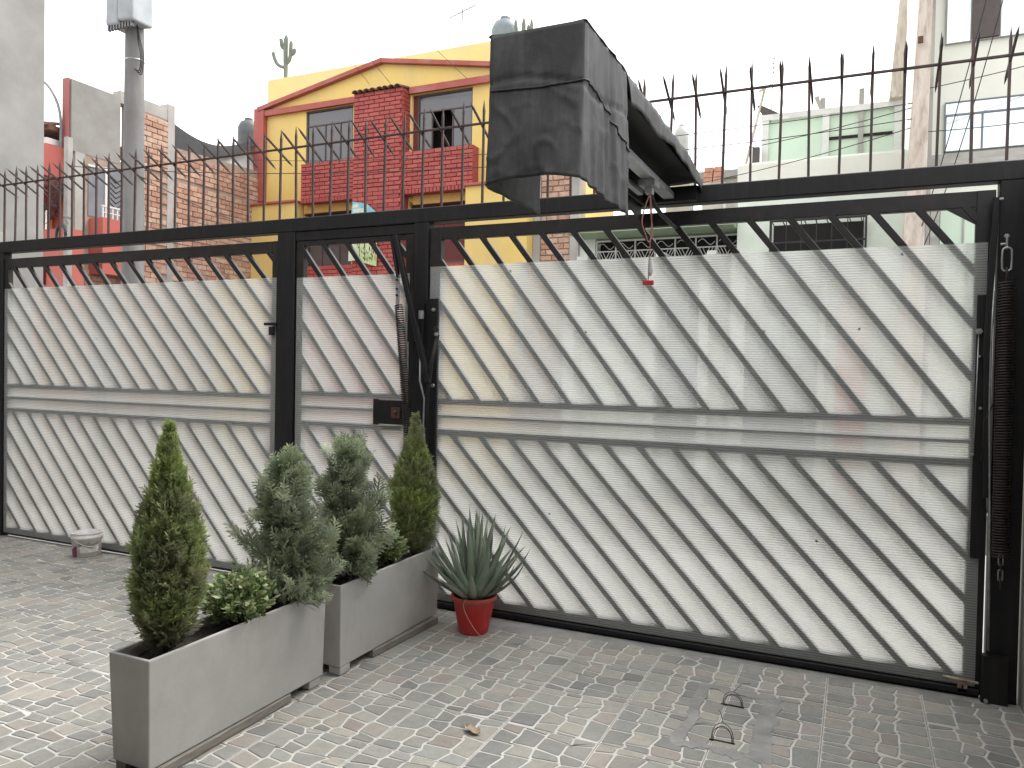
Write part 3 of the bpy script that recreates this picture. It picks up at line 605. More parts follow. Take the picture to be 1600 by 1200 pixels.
# top sheet with its short side flaps running back to the gate beam
nu, nv = 34, 60; grid = []
for j in range(nv+1):
    y = TYF+0.002+(0.03-TYF)*j/nv
    back = max(0.0, min(1.0, (y-TYM)/0.05)); hR = (0.004+(0.085+0.030*noise.noise(Vector((y*6, 0.4, 0)))-0.01*(y-TYM))*back); hL = 0.004+0.20*back
    prof = [(TXL-0.002, -hL), (TXL-0.001, -hL*0.5), (TXL, 0)]
    for i in range(nu+1):
        u = i/nu*(hL+(TXR-TXL)+hR)
        if u < hL: x, dz = TXL, -(hL-u); nx = -1
        elif u < hL+TXR-TXL: x, dz = TXL+u-hL, 0.0; nx = 0
        else: x, dz = TXR, -(u-hL-(TXR-TXL)); nx = 1
        wv = (0.008*fbm(Vector((x*8, y*9, dz*6)), 2)*0.8 if nx else 0.004*noise.noise(Vector((x*6, y*4, 0))))+ (0.007*noise.noise(Vector((y*17, dz*9, 2.0))) if nx else 0)
        z = TZT+dz+(wv*0.8 if nx == 0 else 0)+0.004-0.012*math.sin(max(0, (x-TXL)/(TXR-TXL))*math.pi)*(0.5+0.5*back)
        z -= 0.05*max(0, (y+0.30)/0.33)                                     # dips to the beam
        grid.append((x+nx*(0.002+abs(wv)), y, z))
tarp_part(grid, nu, nv, 'top_sheet', tp)
MB().tube([skirt(LL+0.01+(LF+LR-0.02)*i/60, 0.37+0.03*math.sin(i*0.12)+(0.16*max(0, i-28)/32), 0.003) for i in range(61)], 0.0026, 6).build('tie_cord', CABLE, tp, True)

op = empty('gate_opener', (-0.945, -1.0, 2.3), 0, 'garage opener rail and motor under the black tarpaulin above the right gate leaf', 'gate opener')
MB().bev(-1.07, -0.83, -1.86, -1.50, 2.36, 2.55, 0.02).build('motor_box', BLACK, op)
MB().bev(-0.975, -0.915, -1.50, -0.06, 2.425, 2.46, 0.004).build('rail', ALU, op)
MB().bev(-1.05, -1.02, -1.50, -0.30, 2.40, 2.425, 0.003).build('rail', ALU, op)
MB().bev(-1.10, -0.82, -1.46, 0.0, 2.535, 2.55, 0.003).build('cover_plate', BLACK, op)
MB().bev(-1.09, -1.075, -1.40, -0.01, 2.40, 2.535, 0.003).build('side_plate', BLACK, op)
tr_ = MB().bev(-0.985, -0.905, -0.53, -0.42, 2.392, 2.424, 0.004).build('trolley', GALV, op)
MB().bev(-0.96, -0.925, -0.50, -0.455, 2.36, 2.392, 0.003).build('trolley_catch', ALU, tr_)
MB().tube([(-0.945, -0.44, 2.37), (-0.94, -0.40, 2.33), (-0.93, -0.28, 2.30), (-0.92, -0.12, 2.285), (-0.915, 0.012, 2.28)], 0.011, 8).build('pull_arm', BLACK, op, True)
MB().bev(-1.02, -0.80, -0.05, -0.002, 2.412, 2.49, 0.004).build('mount_plate', BLACK, op)

rp = empty('release_rope', (-0.94, -0.47, 1.92), 0, 'pink release rope with red handle hanging from the opener rail', 'rope')
pts = [(-0.94, -0.475, 2.36), (-0.955, -0.50, 2.30), (-0.962, -0.53, 2.22), (-0.948, -0.51, 2.16), (-0.94, -0.475, 2.13), (-0.928, -0.455, 2.18), (-0.935, -0.468, 2.26), (-0.94, -0.474, 2.36)]
def smooth_path(pts, n=6):
    P = [Vector(p) for p in pts]; res = []
    for i in range(len(P)-1):
        p0, p1, p2, p3 = P[max(i-1, 0)], P[i], P[i+1], P[min(i+2, len(P)-1)]
        for k in range(n):
            t = k/n; res.append(0.5*((2*p1)+(p2-p0)*t+(2*p0-5*p1+4*p2-p3)*t*t+(3*p1-p0-3*p2+p3)*t*t*t))
    return res+[P[-1]]
MB().tube(smooth_path(pts), 0.0032, 6).build('rope_loop', ROPEM, rp, True)
MB().tube(smooth_path([(-0.938, -0.472, 2.36), (-0.93, -0.47, 2.25), (-0.935, -0.47, 2.13), (-0.94, -0.47, 2.0), (-0.94, -0.47, 1.945)]), 0.0022, 6).build('rope', ROPEM, rp, True)
MB().bev(-0.966, -0.914, -0.478, -0.462, 1.922, 1.944, 0.004).build('handle', REDPL, rp)
m = MB(); m.lathe([(0.004, 0), (0.012, 0.025), (0.010, 0.06), (0.002, 0.09)], 10, (-0.932, -0.468, 1.965), wob=lambda a, z: 0.25*math.sin(3*a+z*60)); m.build('plastic_tag', PALETARP, rp, True)

# ------------------------------------------------------------------ planters on battens
def planter(y0, y1, x0, label, xr=0.205):
    x1 = x0+xr; z0, z1 = 0.045, 0.444; t = 0.016; L = empty('planter', ((x0+x1)/2, (y0+y1)/2, z0), 0, label, 'planter', 'grey planter boxes in a row')
    m = MB(); tp_ = 0.012                       # slightly narrower foot
    o = [(x0+tp_, y0+tp_, z0), (x1-tp_*0.3, y0+tp_*0.6, z0), (x1-tp_*0.3, y1-tp_, z0), (x0+tp_, y1-tp_, z0), (x0, y0, z1), (x1, y0, z1), (x1, y1, z1), (x0, y1, z1),
         (x0+t, y0+t, z1), (x1-t, y0+t, z1), (x1-t, y1-t, z1), (x0+t, y1-t, z1), (x0+t, y0+t, z1-0.08), (x1-t, y0+t, z1-0.08), (x1-t, y1-t, z1-0.08), (x0+t, y1-t, z1-0.08)]
    m.add(o, [(0, 3, 2, 1), (0, 1, 5, 4), (1, 2, 6, 5), (2, 3, 7, 6), (3, 0, 4, 7), (4, 5, 9, 8), (5, 6, 10, 9), (6, 7, 11, 10), (7, 4, 8, 11), (8, 9, 13, 12), (9, 10, 14, 13), (10, 11, 15, 14), (11, 8, 12, 15), (12, 13, 14, 15)])
    bevel(m.build('box', PLANTER, L), 0.005, 2)
    nx, ny = 14, 60; vs = []
    for j in range(ny+1):
        for i in range(nx+1):
            x = x0+t+0.001+(xr-2*t-0.002)*i/nx; y = y0+t+0.001+(y1-y0-2*t-0.002)*j/ny
            vs.append((x, y, z1-0.045+0.018*fbm(Vector((x*22, y*22, 0)))))
    m = MB(); m.add(vs, [(j*(nx+1)+i, j*(nx+1)+i+1, (j+1)*(nx+1)+i+1, (j+1)*(nx+1)+i) for j in range(ny) for i in range(nx)]); m.build('soil', SOIL, L, True)
    return L
planter(-2.212, -1.222, -2.462, 'grey planter box nearest the viewer')
planter(-1.140, -0.188, -2.440, 'grey planter box standing closer to the gate, beside the red pot')
def batten(name, p, q, w, d, label):
    o = MB(); o.bar((p[0], p[1], d/2+0.004), (q[0], q[1], d/2+0.004), w, d, Vector((0, 0, 1)), 0.004); b = o.build(name, WOOD); return tag(b, label, 'batten')
batten('wooden_batten', (-2.275, -2.30), (-2.285, -1.46), 0.055, 0.038, 'grey wooden batten under the long side of the nearest planter box')
batten('wooden_batten', (-2.262, -0.86), (-2.232, -0.245), 0.055, 0.038, 'grey wooden batten under the planter box beside the red pot')
batten('wooden_batten', (-2.42, -2.19), (-2.42, -1.3), 0.05, 0.041, 'batten under the far side of the nearest planter box')
batten('wooden_batten', (-2.41, -1.10), (-2.40, -0.25), 0.05, 0.041, 'batten under the far side of the planter closer to the gate')
def foot(x, y, label):
    o = bevel(MB().box(x-0.035, x+0.035, y-0.04, y+0.04, 0.004, 0.0448).build('foot_block', PLANTER), 0.006, 2); return tag(o, label, 'block')
foot(-2.30, -1.285, 'small grey foot block under the far corner of the nearest planter')
foot(-2.275, -1.088, 'small grey foot block under the near corner of the planter closer to the gate')

# ------------------------------------------------------------------ plants
def scatter(name, TV, TF, pos, axis, roll, scale, cols, mtl, parent):
    """many copies of a small leaf template (axis +Z) merged into one foliage mesh"""
    TV = np.array(TV, float); TF = np.array(TF, int); pos = np.array(pos, float); N = len(pos); axis = np.array(axis, float); axis /= np.linalg.norm(axis, axis=1)[:, None]
    ref = np.where(np.abs(axis[:, 2:3]) > 0.95, np.array([[1.0, 0, 0]]), np.array([[0, 0, 1.0]])); x = np.cross(ref, axis); x /= np.linalg.norm(x, axis=1)[:, None]; y = np.cross(axis, x)
    c, s = np.cos(roll)[:, None], np.sin(roll)[:, None]; x2 = x*c+y*s; y2 = -x*s+y*c; sc = np.array(scale)[:, None, None]
    V = pos[:, None, :]+sc*(TV[None, :, 0:1]*x2[:, None, :]+TV[None, :, 1:2]*y2[:, None, :]+TV[None, :, 2:3]*axis[:, None, :])
    F = (TF[None]+np.arange(N)[:, None, None]*len(TV)).reshape(-1, TF.shape[1]); V = V.reshape(-1, 3)
    V = V-np.array(WL[parent])*0
    me = bpy.data.meshes.new(name); me.vertices.add(len(V)); me.vertices.foreach_set('co', V.ravel()); k = TF.shape[1]
    me.loops.add(F.size); me.loops.foreach_set('vertex_index', F.ravel()); me.polygons.add(len(F)); me.polygons.foreach_set('loop_start', np.arange(len(F))*k); me.polygons.foreach_set('loop_total', np.full(len(F), k))
    me.update(calc_edges=True); at = me.color_attributes.new('Col', 'FLOAT_COLOR', 'POINT')
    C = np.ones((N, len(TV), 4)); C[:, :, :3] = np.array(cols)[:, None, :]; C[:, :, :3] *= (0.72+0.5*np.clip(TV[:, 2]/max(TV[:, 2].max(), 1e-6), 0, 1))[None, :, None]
    at.data.foreach_set('color', C.ravel()); me.materials.append(mtl)
    o = bpy.data.objects.new(name, me); COL.objects.link(o); return attach(o, parent)
def sprig(pairs, spread, w, droop=0.0, seed=1):
    """feathery conifer spray of unit length along +Z: a flat main shoot with paired side shoots"""
    rnd = random.Random(seed); V = []; F = []
    def blade(a, d, L, wd, n):
        a = Vector(a); d = Vector(d).normalized(); sdv = d.cross(Vector(n)).normalized()*wd; i = len(V)
        V.extend([tuple(a-sdv*0.6), tuple(a+d*L*0.55-sdv), tuple(a+d*L), tuple(a+d*L*0.55+sdv)]); F.append((i, i+1, i+2, i+3))
    blade((0, 0, 0), (0, 0, 1), 1.0, w, (0, 1, 0))
    for k in range(pairs):
        z = 0.12+0.75*k/pairs
        for sg in (-1, 1):
            L = (0.50-0.30*k/pairs)*rnd.uniform(0.8, 1.2); blade((0, 0, z+rnd.uniform(-0.03, 0.03)), (sg*spread, rnd.uniform(-0.45, 0.45), 1.0), L, w*0.85, (0.2*sg, 1, 0))
            if L > 0.32: blade((sg*spread*L*0.4, 0, z+L*0.38), (sg*spread*1.6, rnd.uniform(-0.3, 0.3), 0.7), L*0.45, w*0.7, (0, 1, 0.2))
    return V, F
SPR_D = sprig(5, 0.55, 0.042, seed=3); SPR_L = sprig(6, 0.95, 0.046, seed=5)
def cypress(base, height, rad, label, seed, n=4200, group='dense flame-shaped conifers'):
    rnd = np.random.RandomState(seed); t = empty('dense_conifer', base, 0, label, 'conifer', group); b = np.array(base)
    MB().tube([base, (base[0]+0.004, base[1], base[2]+height*0.5), (base[0], base[1], base[2]+height*0.93)], [0.016, 0.010, 0.003], 8).build('trunk', BARK, t, True)
    prof = np.array([(0.0, 0.30), (0.05, 0.50), (0.12, 0.70), (0.24, 0.92), (0.36, 1.0), (0.47, 0.93), (0.58, 0.72), (0.70, 0.46), (0.80, 0.30), (0.90, 0.17), (1.0, 0.03)])
    h = rnd.rand(n*3); keep = rnd.rand(n*3) < (np.interp(h, prof[:, 0], prof[:, 1])+0.12); h = h[keep][:n]; n = len(h); an = rnd.rand(n)*2*np.pi
    depth = 1.03-0.55*rnd.rand(n)**1.8
    bumpy = np.array([1+0.16*noise.noise(Vector((math.cos(a)*1.7+seed, math.sin(a)*1.7, z*6)))+0.10*noise.noise(Vector((math.cos(a)*4+seed, math.sin(a)*4, z*15))) for a, z in zip(an, h)])
    r = np.interp(h, prof[:, 0], prof[:, 1])*rad*depth*bumpy
    pos = np.stack([b[0]+r*np.cos(an), b[1]+r*np.sin(an), b[2]+0.02+h*(height-0.06)], 1)
    ax = np.stack([np.cos(an)*0.62, np.sin(an)*0.62, np.full(n, 0.95)+1.2*h*h], 1)+rnd.randn(n, 3)*0.26
    sc = (0.058+0.040*rnd.rand(n))*(1-0.45*np.clip((h-0.55)/0.45, 0, 1))
    k = np.array([noise.noise(Vector((p[0]*7+seed*3, p[1]*7, p[2]*6))) for p in pos]); k = np.clip(0.5+0.9*k+0.25*(rnd.rand(n)-0.5), 0, 1)[:, None]
    old = np.array([0.24, 0.25, 0.165]); new = np.array([0.34, 0.42, 0.145]); dead = np.array([0.28, 0.245, 0.20])
    col = old*(1-k)+new*k; low = (np.clip(1-h/0.22, 0, 1)*0.6*rnd.rand(n))[:, None]; col = col*(1-low)+dead*low; col *= (0.8+0.4*rnd.rand(n))[:, None]
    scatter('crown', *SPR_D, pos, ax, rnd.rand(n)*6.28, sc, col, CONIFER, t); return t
def thuja(base, height, rad, label, seed, nb=84, lean=(0, 0), group='loose feathery conifers'):
    rnd = np.random.RandomState(seed); t = empty('feathery_conifer', base, 0, label, 'conifer', group); b = Vector(base); m = MB()
    top = b+Vector((lean[0], lean[1], height*0.86)); stem = lambda q: b.lerp(top, q)+Vector((0.008*math.sin(q*7), 0.008*math.cos(q*5), 0))
    m.tube([stem(i/8) for i in range(9)], [0.014-0.0012*i for i in range(9)], 7)
    P, A, S, C, RL = [], [], [], [], []
    for i in range(nb):
        q = 0.97*((i+0.5)/nb)**1.15; an = i*2.39996+rnd.rand()*0.8; up = 0.10+1.5*q+0.7*rnd.rand(); prof = (1.05+0.65*q)*(1-q)**0.62*1.1+0.10
        L = rad*prof*(0.40+1.05*rnd.rand()**1.3)*1.3; d = Vector((math.cos(an), math.sin(an), up)).normalized(); o = stem(q); pts = [o+d*L*u+Vector((0, 0, 0.10*L*u*u)) for u in (0, 0.35, 0.7, 1.0)]
        m.tube(pts, [0.0042, 0.003, 0.002, 0.001], 5)
        tone = 0.35+0.65*rnd.rand()
        ns = int(4+L*36)
        for k in range(ns):
            u = 0.22+0.78*(k+rnd.rand())/ns; pp = pts[0].lerp(pts[3], u); sidev = d.cross(Vector((0, 0, 1))).normalized()*(1 if k % 2 else -1)
            ax = d*0.9+sidev*(0.75*(1-u)+0.15)+Vector((0, 0, 0.35))+Vector(rnd.randn(3)*0.22)
            P.append(pp+Vector(rnd.randn(3)*0.006)); A.append(ax); S.append((0.078+0.060*rnd.rand())*(0.8+0.35*(1-q))); RL.append(rnd.rand()*6.28)
            base_c = np.array([0.25, 0.29, 0.205]) if rnd.rand() > 0.35 else np.array([0.37, 0.41, 0.30])
            C.append(base_c*(0.6+0.65*tone)*(0.85+0.3*rnd.rand())+np.array([0.0, 0.018, -0.012])*max(0, q-0.55)*2)
    m.build('trunk', BARK, t, True)
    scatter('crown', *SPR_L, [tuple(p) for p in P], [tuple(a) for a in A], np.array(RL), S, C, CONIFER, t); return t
LEAF_T = ([(0, 0, 0), (-0.24, 0.04, 0.40), (-0.16, 0.03, 0.78), (0, -0.02, 1.0), (0.16, 0.03, 0.78), (0.24, 0.04, 0.40), (0, -0.03, 0.5)], [(0, 6, 1), (1, 6, 2), (2, 6, 3), (0, 5, 6), (5, 4, 6), (4, 3, 6)])
def shrub(base, rx, ry, rz, label, seed, n=1900):
    rnd = np.random.RandomState(seed); t = empty('leafy_shrub', base, 0, label, 'shrub', 'small variegated shrubs'); b = np.array(base); m = MB(); P, A, S, C = [], [], [], []
    for i in range(34):
        an = i*2.4; q = math.sqrt((i+0.5)/34); e = Vector((b[0]+rx*q*math.cos(an)*0.86, b[1]+ry*q*math.sin(an)*0.86, b[2]+rz*(1.0-0.50*q*q)*(0.88+0.20*rnd.rand())))
        o = Vector(base)+Vector(((rnd.rand()-0.5)*0.03, (rnd.rand()-0.5)*0.03, 0)); m.tube([o, o.lerp(e, 0.5)+Vector((0, 0, 0.02)), e], [0.003, 0.002, 0.001], 5)
        for k in range(n//34):
            u = 0.35+0.68*rnd.rand(); p = o.lerp(e, u)+Vector(rnd.randn(3)*0.010); d = Vector((math.cos(an)*q, math.sin(an)*q, 0.55))+Vector(rnd.randn(3)*0.6); d.z = abs(d.z)*0.6+0.05
            P.append(tuple(p)); A.append(tuple(d)); S.append(0.023+0.014*rnd.rand())
            C.append(np.array([0.42, 0.45, 0.27])*(0.85+0.4*rnd.rand()) if rnd.rand() < 0.38 else np.array([0.17, 0.25, 0.095])*(0.7+0.6*rnd.rand()))
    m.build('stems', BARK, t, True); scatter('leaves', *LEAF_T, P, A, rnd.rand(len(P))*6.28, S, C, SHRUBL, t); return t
cypress((-2.352, -2.05, 0.395), 0.895, 0.090, 'tall dense flame-shaped conifer at the near end of the nearest planter', 3)
thuja((-2.352, -1.385, 0.395), 0.755, 0.108, 'loose grey-green feathery conifer at the far end of the nearest planter', 11, lean=(0.0, 0.0))
shrub((-2.340, -1.70, 0.40), 0.165, 0.165, 0.235, 'small variegated leafy shrub between the two conifers of the nearest planter', 21)
thuja((-2.335, -0.945, 0.395), 0.780, 0.112, 'loose grey-green feathery conifer in the planter closer to the gate', 17, lean=(-0.01, 0.02))
shrub((-2.310, -0.62, 0.40), 0.10, 0.11, 0.19, 'small variegated leafy shrub in the planter closer to the gate', 25, 1200)
cypress((-2.318, -0.345, 0.395), 0.85, 0.100, 'dense flame-shaped conifer in front of the gate post beside the red pot', 8, 3600)

# ------------------------------------------------------------------ aloe in its red pot
PX, PY = -1.963, -0.262
pt = empty('red_pot', (PX, PY, 0), 0, 'red plastic pot holding the aloe in front of the gate', 'pot')
MB().lathe([(0.0, 0.004), (0.082, 0.004), (0.086, 0.012), (0.118, 0.183), (0.122, 0.186)], 40, (PX, PY, 0), cap0=False, wob=lambda a, z: 0.006*math.cos(20*a) if 0.02 < z < 0.17 else 0).build('body', POTRED, pt, True)
MB().lathe([(0.119, 0.184), (0.130, 0.186), (0.132, 0.214), (0.128, 0.217), (0.120, 0.214), (0.118, 0.19)], 40, (PX, PY, 0), cap0=False).build('rim', POTRIM, pt, True)
MB().lathe([(0.0, 0.196), (0.06, 0.199), (0.119, 0.19)], 24, (PX, PY, 0), cap0=False).build('soil', SOIL, pt, True)
tag(MB().tube(smooth_path([(PX+0.016, PY-0.128, 0.222), (PX+0.005, PY-0.140, 0.19), (PX+0.012, PY-0.124, 0.14), (PX+0.040, PY-0.108, 0.08), (PX+0.075, PY-0.095, 0.03), (PX+0.105, PY-0.08, 0.010), (PX+0.125, PY-0.075, 0.007)]), 0.0022, 6).build('string', STRING, None, True), 'pale string hanging over the front of the red pot', 'string')
al = empty('aloe_plant', (PX, PY, 0.195), 0, 'spiky grey-green aloe growing in the red pot', 'aloe')
def aloe_leaf(an, tilt, L, w, curl, col, r0=0.03):
    m = MB(); m.cur = col; n = 11; d = Vector((math.cos(an), math.sin(an), 0)); sd_ = Vector((-math.sin(an), math.cos(an), 0)); p = Vector((PX, PY, 0.196))+d*r0; ang = tilt; rings = []
    for i in range(n+1):
        u = i/n; ang_i = tilt+curl*(u**1.5); t = d*math.sin(ang_i)+Vector((0, 0, 1))*math.cos(ang_i); nrm = d*-math.cos(ang_i)+Vector((0, 0, 1))*math.sin(ang_i)
        if i: p = p+t*(L/n)
        ww = w*(0.85+0.15*math.sin(u*3))*(1-u)**0.72+0.0006; th = ww*0.34
        rings.append([p-sd_*ww+nrm*th*0.9, p+nrm*-th*0.15, p+sd_*ww+nrm*th*0.9, p+sd_*ww*0.55-nrm*th*0.9, p-nrm*th*1.4, p-sd_*ww*0.55-nrm*th*0.9])
    vs = [v for r_ in rings for v in r_]
    m.add(vs, [(i*6+k, i*6+(k+1) % 6, (i+1)*6+(k+1) % 6, (i+1)*6+k) for i in range(n) for k in range(6)]+[tuple(range(5, -1, -1)), tuple(range(n*6, n*6+6))])
    return fixn(m.build('leaf', ALOE, al, True))
rnd = random.Random(5)
for i in range(54):
    q = i/53; an = i*2.39996+rnd.uniform(-0.35, 0.35); tilt = 0.06+0.95*q**1.2+rnd.uniform(-0.12, 0.12); L = (0.50-0.14*q)*rnd.uniform(0.78, 1.08); curl = rnd.uniform(-0.45, 0.15)*(0.4+q)
    k = rnd.uniform(0.8, 1.2); col = (0.24*k, 0.285*k, 0.215*k) if rnd.random() < 0.65 else (0.34*k, 0.37*k, 0.29*k)
    aloe_leaf(an, tilt, L, rnd.uniform(0.029, 0.041), curl, col, 0.012+0.045*q)
for an, tilt, L, curl in ((0.15, 1.12, 0.36, -0.75), (0.35, 0.95, 0.40, -0.5), (-0.25, 1.05, 0.34, -0.6), (3.5, 1.15, 0.36, -0.35), (3.15, 0.85, 0.40, -0.3), (0.55, 0.62, 0.44, -0.2)):
    aloe_leaf(an, tilt, L, 0.027, curl, (0.15, 0.175, 0.135), 0.055)

# ------------------------------------------------------------------ paint bucket, wire hoops, dry leaf
BX, BY = -5.352, -0.150
bk = empty('paint_bucket', (BX, BY, 0), 0, 'dirty white paint bucket on the floor by the left gate leaf', 'bucket')
MB().lathe([(0.0, 0.003), (0.092, 0.003), (0.096, 0.01), (0.104, 0.150), (0.112, 0.152), (0.112, 0.175), (0.106, 0.178), (0.106, 0.190), (0.112, 0.196), (0.104, 0.197), (0.098, 0.02), (0.0, 0.015)], 36, (BX, BY, 0), cap0=False).build('body', BUCKET, bk, True)
def wrap(name, mtl, a0, a1, z0, z1, top=None, r=0.0015):
    m = MB(); n = 14; vs = []
    for i in range(n+1):
        a = R(a0+(a1-a0)*i/n); zt = z1+(top(i/n) if top else 0)
        for z in (z0, zt):
            rr = 0.096+(z-0.01)/0.14*0.008+r; vs.append((BX+rr*math.cos(a), BY+rr*math.sin(a), z))
    m.add(vs, [(2*i, 2*i+2, 2*i+3, 2*i+1) for i in range(n)]); return fixn(m.build(name, mtl, bk, True))
wrap('purple_label', PURPLE, 246, 282, 0.018, 0.075, lambda u: 0.035*u+0.006*math.sin(u*20))
wrap('grey_label', GREYLAB, 288, 385, 0.100, 0.122, lambda u: 0.006*math.sin(u*18))
wrap('grey_stripe', GREYLAB, 290, 388, 0.016, 0.024)
wrap('paint_drip', DRIP, 296, 372, 0.055, 0.095, lambda u: 0.012*math.sin(u*9), 0.0025)
MB().tube([(BX+0.111*math.cos(R(a)), BY+0.111*math.sin(R(a)), 0.150-0.050*math.sin(R((a-278)*180/130))) for a in range(278, 409, 10)], 0.0024, 6).build('handle', DRIP, bk, True)

def hoop(c, w, h, tail, label):
    t = empty('wire_hoop', (c[0], c[1], 0.004), 0, label, 'wire handle'); v = Vector(c)
    for k, (dw, dh, off) in enumerate(((1, 1, 0), (0.82, 0.72, 0.012), (0.92, 0.86, -0.008))):
        MB().tube([(c[0]+w/2*dw*math.cos(math.pi*i/14), c[1]+off*math.sin(math.pi*i/14)*1.6, 0.004+h*dh*math.sin(math.pi*i/14)**0.8) for i in range(15)], 0.0014, 6).build('wire', WIREM, t, True)
    MB().tube([(c[0]+0.002, c[1], h+0.004), (c[0]+tail[0]*0.5, c[1], h+0.02+tail[1]*0.5), (c[0]+tail[0], c[1], h+tail[1])], 0.0013, 6).build('wire_tail', WIREM, t, True)
    MB().bev(c[0]-w/2-0.008, c[0]+w/2+0.006, c[1]-0.006, c[1]+0.004, 0.0005, 0.0058, 0.001).build('slot', DARK, t)
hoop((-0.477, -0.60, 0), 0.088, 0.062, (0.075, 0.055), 'bent wire lifting hoop in the service cover, the one nearer the gate')
hoop((-0.465, -0.965, 0), 0.088, 0.075, (-0.02, 0.055), 'bent wire lifting hoop in the service cover, the one nearer the viewer')
m = MB(); vs = []
for i in range(9):
    u = i/8; w = 0.022*math.sin(u*math.pi)**0.7+0.001; x = -1.45+0.085*u; y = -1.335-0.03*u
    for s_ in (-1, 0, 1): vs.append((x+s_*w*0.3, y+s_*w, 0.006+0.008*abs(s_)+0.012*math.sin(u*5+s_)**2))
m.add(vs, [(i*3+k, i*3+k+1, i*3+k+4, i*3+k+3) for i in range(8) for k in range(2)])
dl = m.build('dry_leaf', DRYLEAF, None, True); tag(dl, 'curled brown dry leaf lying on the tiles', 'leaf')
MB().tube([(-1.45, -1.335, 0.01), (-1.475, -1.315, 0.016), (-1.485, -1.30, 0.014)], 0.0014, 5).build('stalk', DRYLEAF, dl, True)

# ------------------------------------------------------------------ bricks
def brick_mesh(w, h, d, col, mtl, name='brick', axis='x'):
    """one brick, front face towards -Y (axis x) or +X (axis y), slightly chamfered front"""
    m = MB(); m.cur = col; c = 0.006
    pts = [(-w/2, 0, -h/2), (w/2, 0, -h/2), (w/2, 0, h/2), (-w/2, 0, h/2), (-w/2, -d+c, -h/2), (w/2, -d+c, -h/2), (w/2, -d+c, h/2), (-w/2, -d+c, h/2), (-w/2+c, -d, -h/2+c), (w/2-c, -d, -h/2+c), (w/2-c, -d, h/2-c), (-w/2+c, -d, h/2-c)]
    if axis == 'y': pts = [(-y, x, z) for x, y, z in pts]
    m.add(pts, [(0, 1, 5, 4), (1, 2, 6, 5), (2, 3, 7, 6), (3, 0, 4, 7), (4, 5, 9, 8), (5, 6, 10, 9), (6, 7, 11, 10), (7, 4, 8, 11), (8, 9, 10, 11)])
    return m.mesh(name, mtl)
class Bricks:
    def __init__(s, parent, mtl, cols, limit=300): s.parent = parent; s.mtl = mtl; s.cols = cols; s.n = 0; s.limit = limit; s.cache = {}; s.rest = {}
    def field(s, a0, a1, z0, z1, plane, bw, bh, gap=0.012, depth=0.03, axis='x', parent=None, skip=None, rough=0.0):
        parent = parent or s.parent; row = 0; z = z0
        while z+bh <= z1+1e-6:
            a = a0-(bw+gap)*(0.5 if row % 2 else 0.0)
            while a < a1-0.02:
                b0, b1 = max(a, a0), min(a+bw, a1); a += bw+gap
                if b1-b0 < 0.04: continue
                c = ((b0+b1)/2, z+bh/2)
                if skip and skip(*c): continue
                w = round(b1-b0, 3); ci = random.randrange(len(s.cols)); d = depth+random.uniform(-rough, rough)
                if s.n < s.limit:
                    key = (w, bh, ci, axis)
                    if key not in s.cache: s.cache[key] = brick_mesh(w, bh, depth, s.cols[ci], s.mtl, 'brick', axis)
                    loc = (c[0], plane-(d-depth), c[1]) if axis == 'x' else (plane+(d-depth), c[0], c[1])
                    o = place('brick', s.cache[key], parent, loc); s.n += 1
                    if rough: o.rotation_euler = ((0, R(random.uniform(-0.8, 0.8)), 0) if axis == 'x' else (R(random.uniform(-0.8, 0.8)), 0, 0))
                else:
                    m = s.rest.setdefault(parent, MB()); m.cur = s.cols[ci]; f = 0.004
                    if axis == 'x': m.box(b0, b1, plane-d, plane, z, z+bh)
                    else: m.box(plane, plane+d, b0, b1, z, z+bh)
            z += bh+gap; row += 1
    def close(s):
        for par, m in s.rest.items(): tag(m.build('brickwork', s.mtl, par), kind='stuff')
REDS = [(0.39, 0.070, 0.058), (0.36, 0.062, 0.053), (0.41, 0.080, 0.066), (0.34, 0.058, 0.05), (0.42, 0.092, 0.076)]
CLAYS = [(0.52, 0.31, 0.225), (0.46, 0.26, 0.185), (0.56, 0.36, 0.265), (0.50, 0.32, 0.24), (0.43, 0.24, 0.175), (0.57, 0.40, 0.30)]

# ------------------------------------------------------------------ yellow house with red brickwork
yh = empty('yellow_house', (-8.9, 11.0, 0), 0, 'yellow two-storey house with red painted brickwork across the street', 'house')
m = MB(); m.box(-12.2, -10.88, 9.0, 9.25, 0, 6.92); m.box(-9.66, -8.28, 9.0, 9.25, 0, 6.92); m.box(-6.88, -5.56, 9.0, 9.25, 0, 6.92)
m.box(-10.88, -9.66, 9.0, 9.25, 4.80, 5.80); m.box(-8.28, -6.88, 9.0, 9.25, 4.80, 5.80); m.box(-10.88, -9.66, 9.0, 9.25, 0, 3.60); m.box(-8.28, -6.88, 9.0, 9.25, 0, 3.55)
wl = m.build('wall', YELLOW, yh)
MB().box(-12.2, -5.56, 9.8, 14.0, 0, 7.3).build('rear_wall', YELLOW, yh)
MB().box(-12.19, -5.57, 9.252, 9.8, 0.0, 3.5).build('lower_wall', YELLOW, yh)
MB().box(-12.2, -12.0, 9.25, 9.8, 0, 7.2).build('side_wall', YELLOW, yh); MB().box(-5.75, -5.56, 9.25, 9.8, 0, 7.2).build('side_wall', YELLOW, yh)
m = MB(); m.prism([(-12.1, 6.92), (-5.56, 6.92), (-5.56, 7.08), (-8.92, 7.64), (-12.1, 7.08)], 8.98, 9.3); fixn(m.build('gable', YELLOW, yh))
MB().box(-12.33, -5.5, 9.42, 9.7, 6.9, 7.93).build('parapet', PALEYEL, yh)
def strip(pts, w, y0, y1, name, mtl):
    (x0, z0), (x1, z1) = pts; m = MB(); m.bar((x0, (y0+y1)/2, z0), (x1, (y0+y1)/2, z1), w, y1-y0); return m.build(name, mtl, yh)
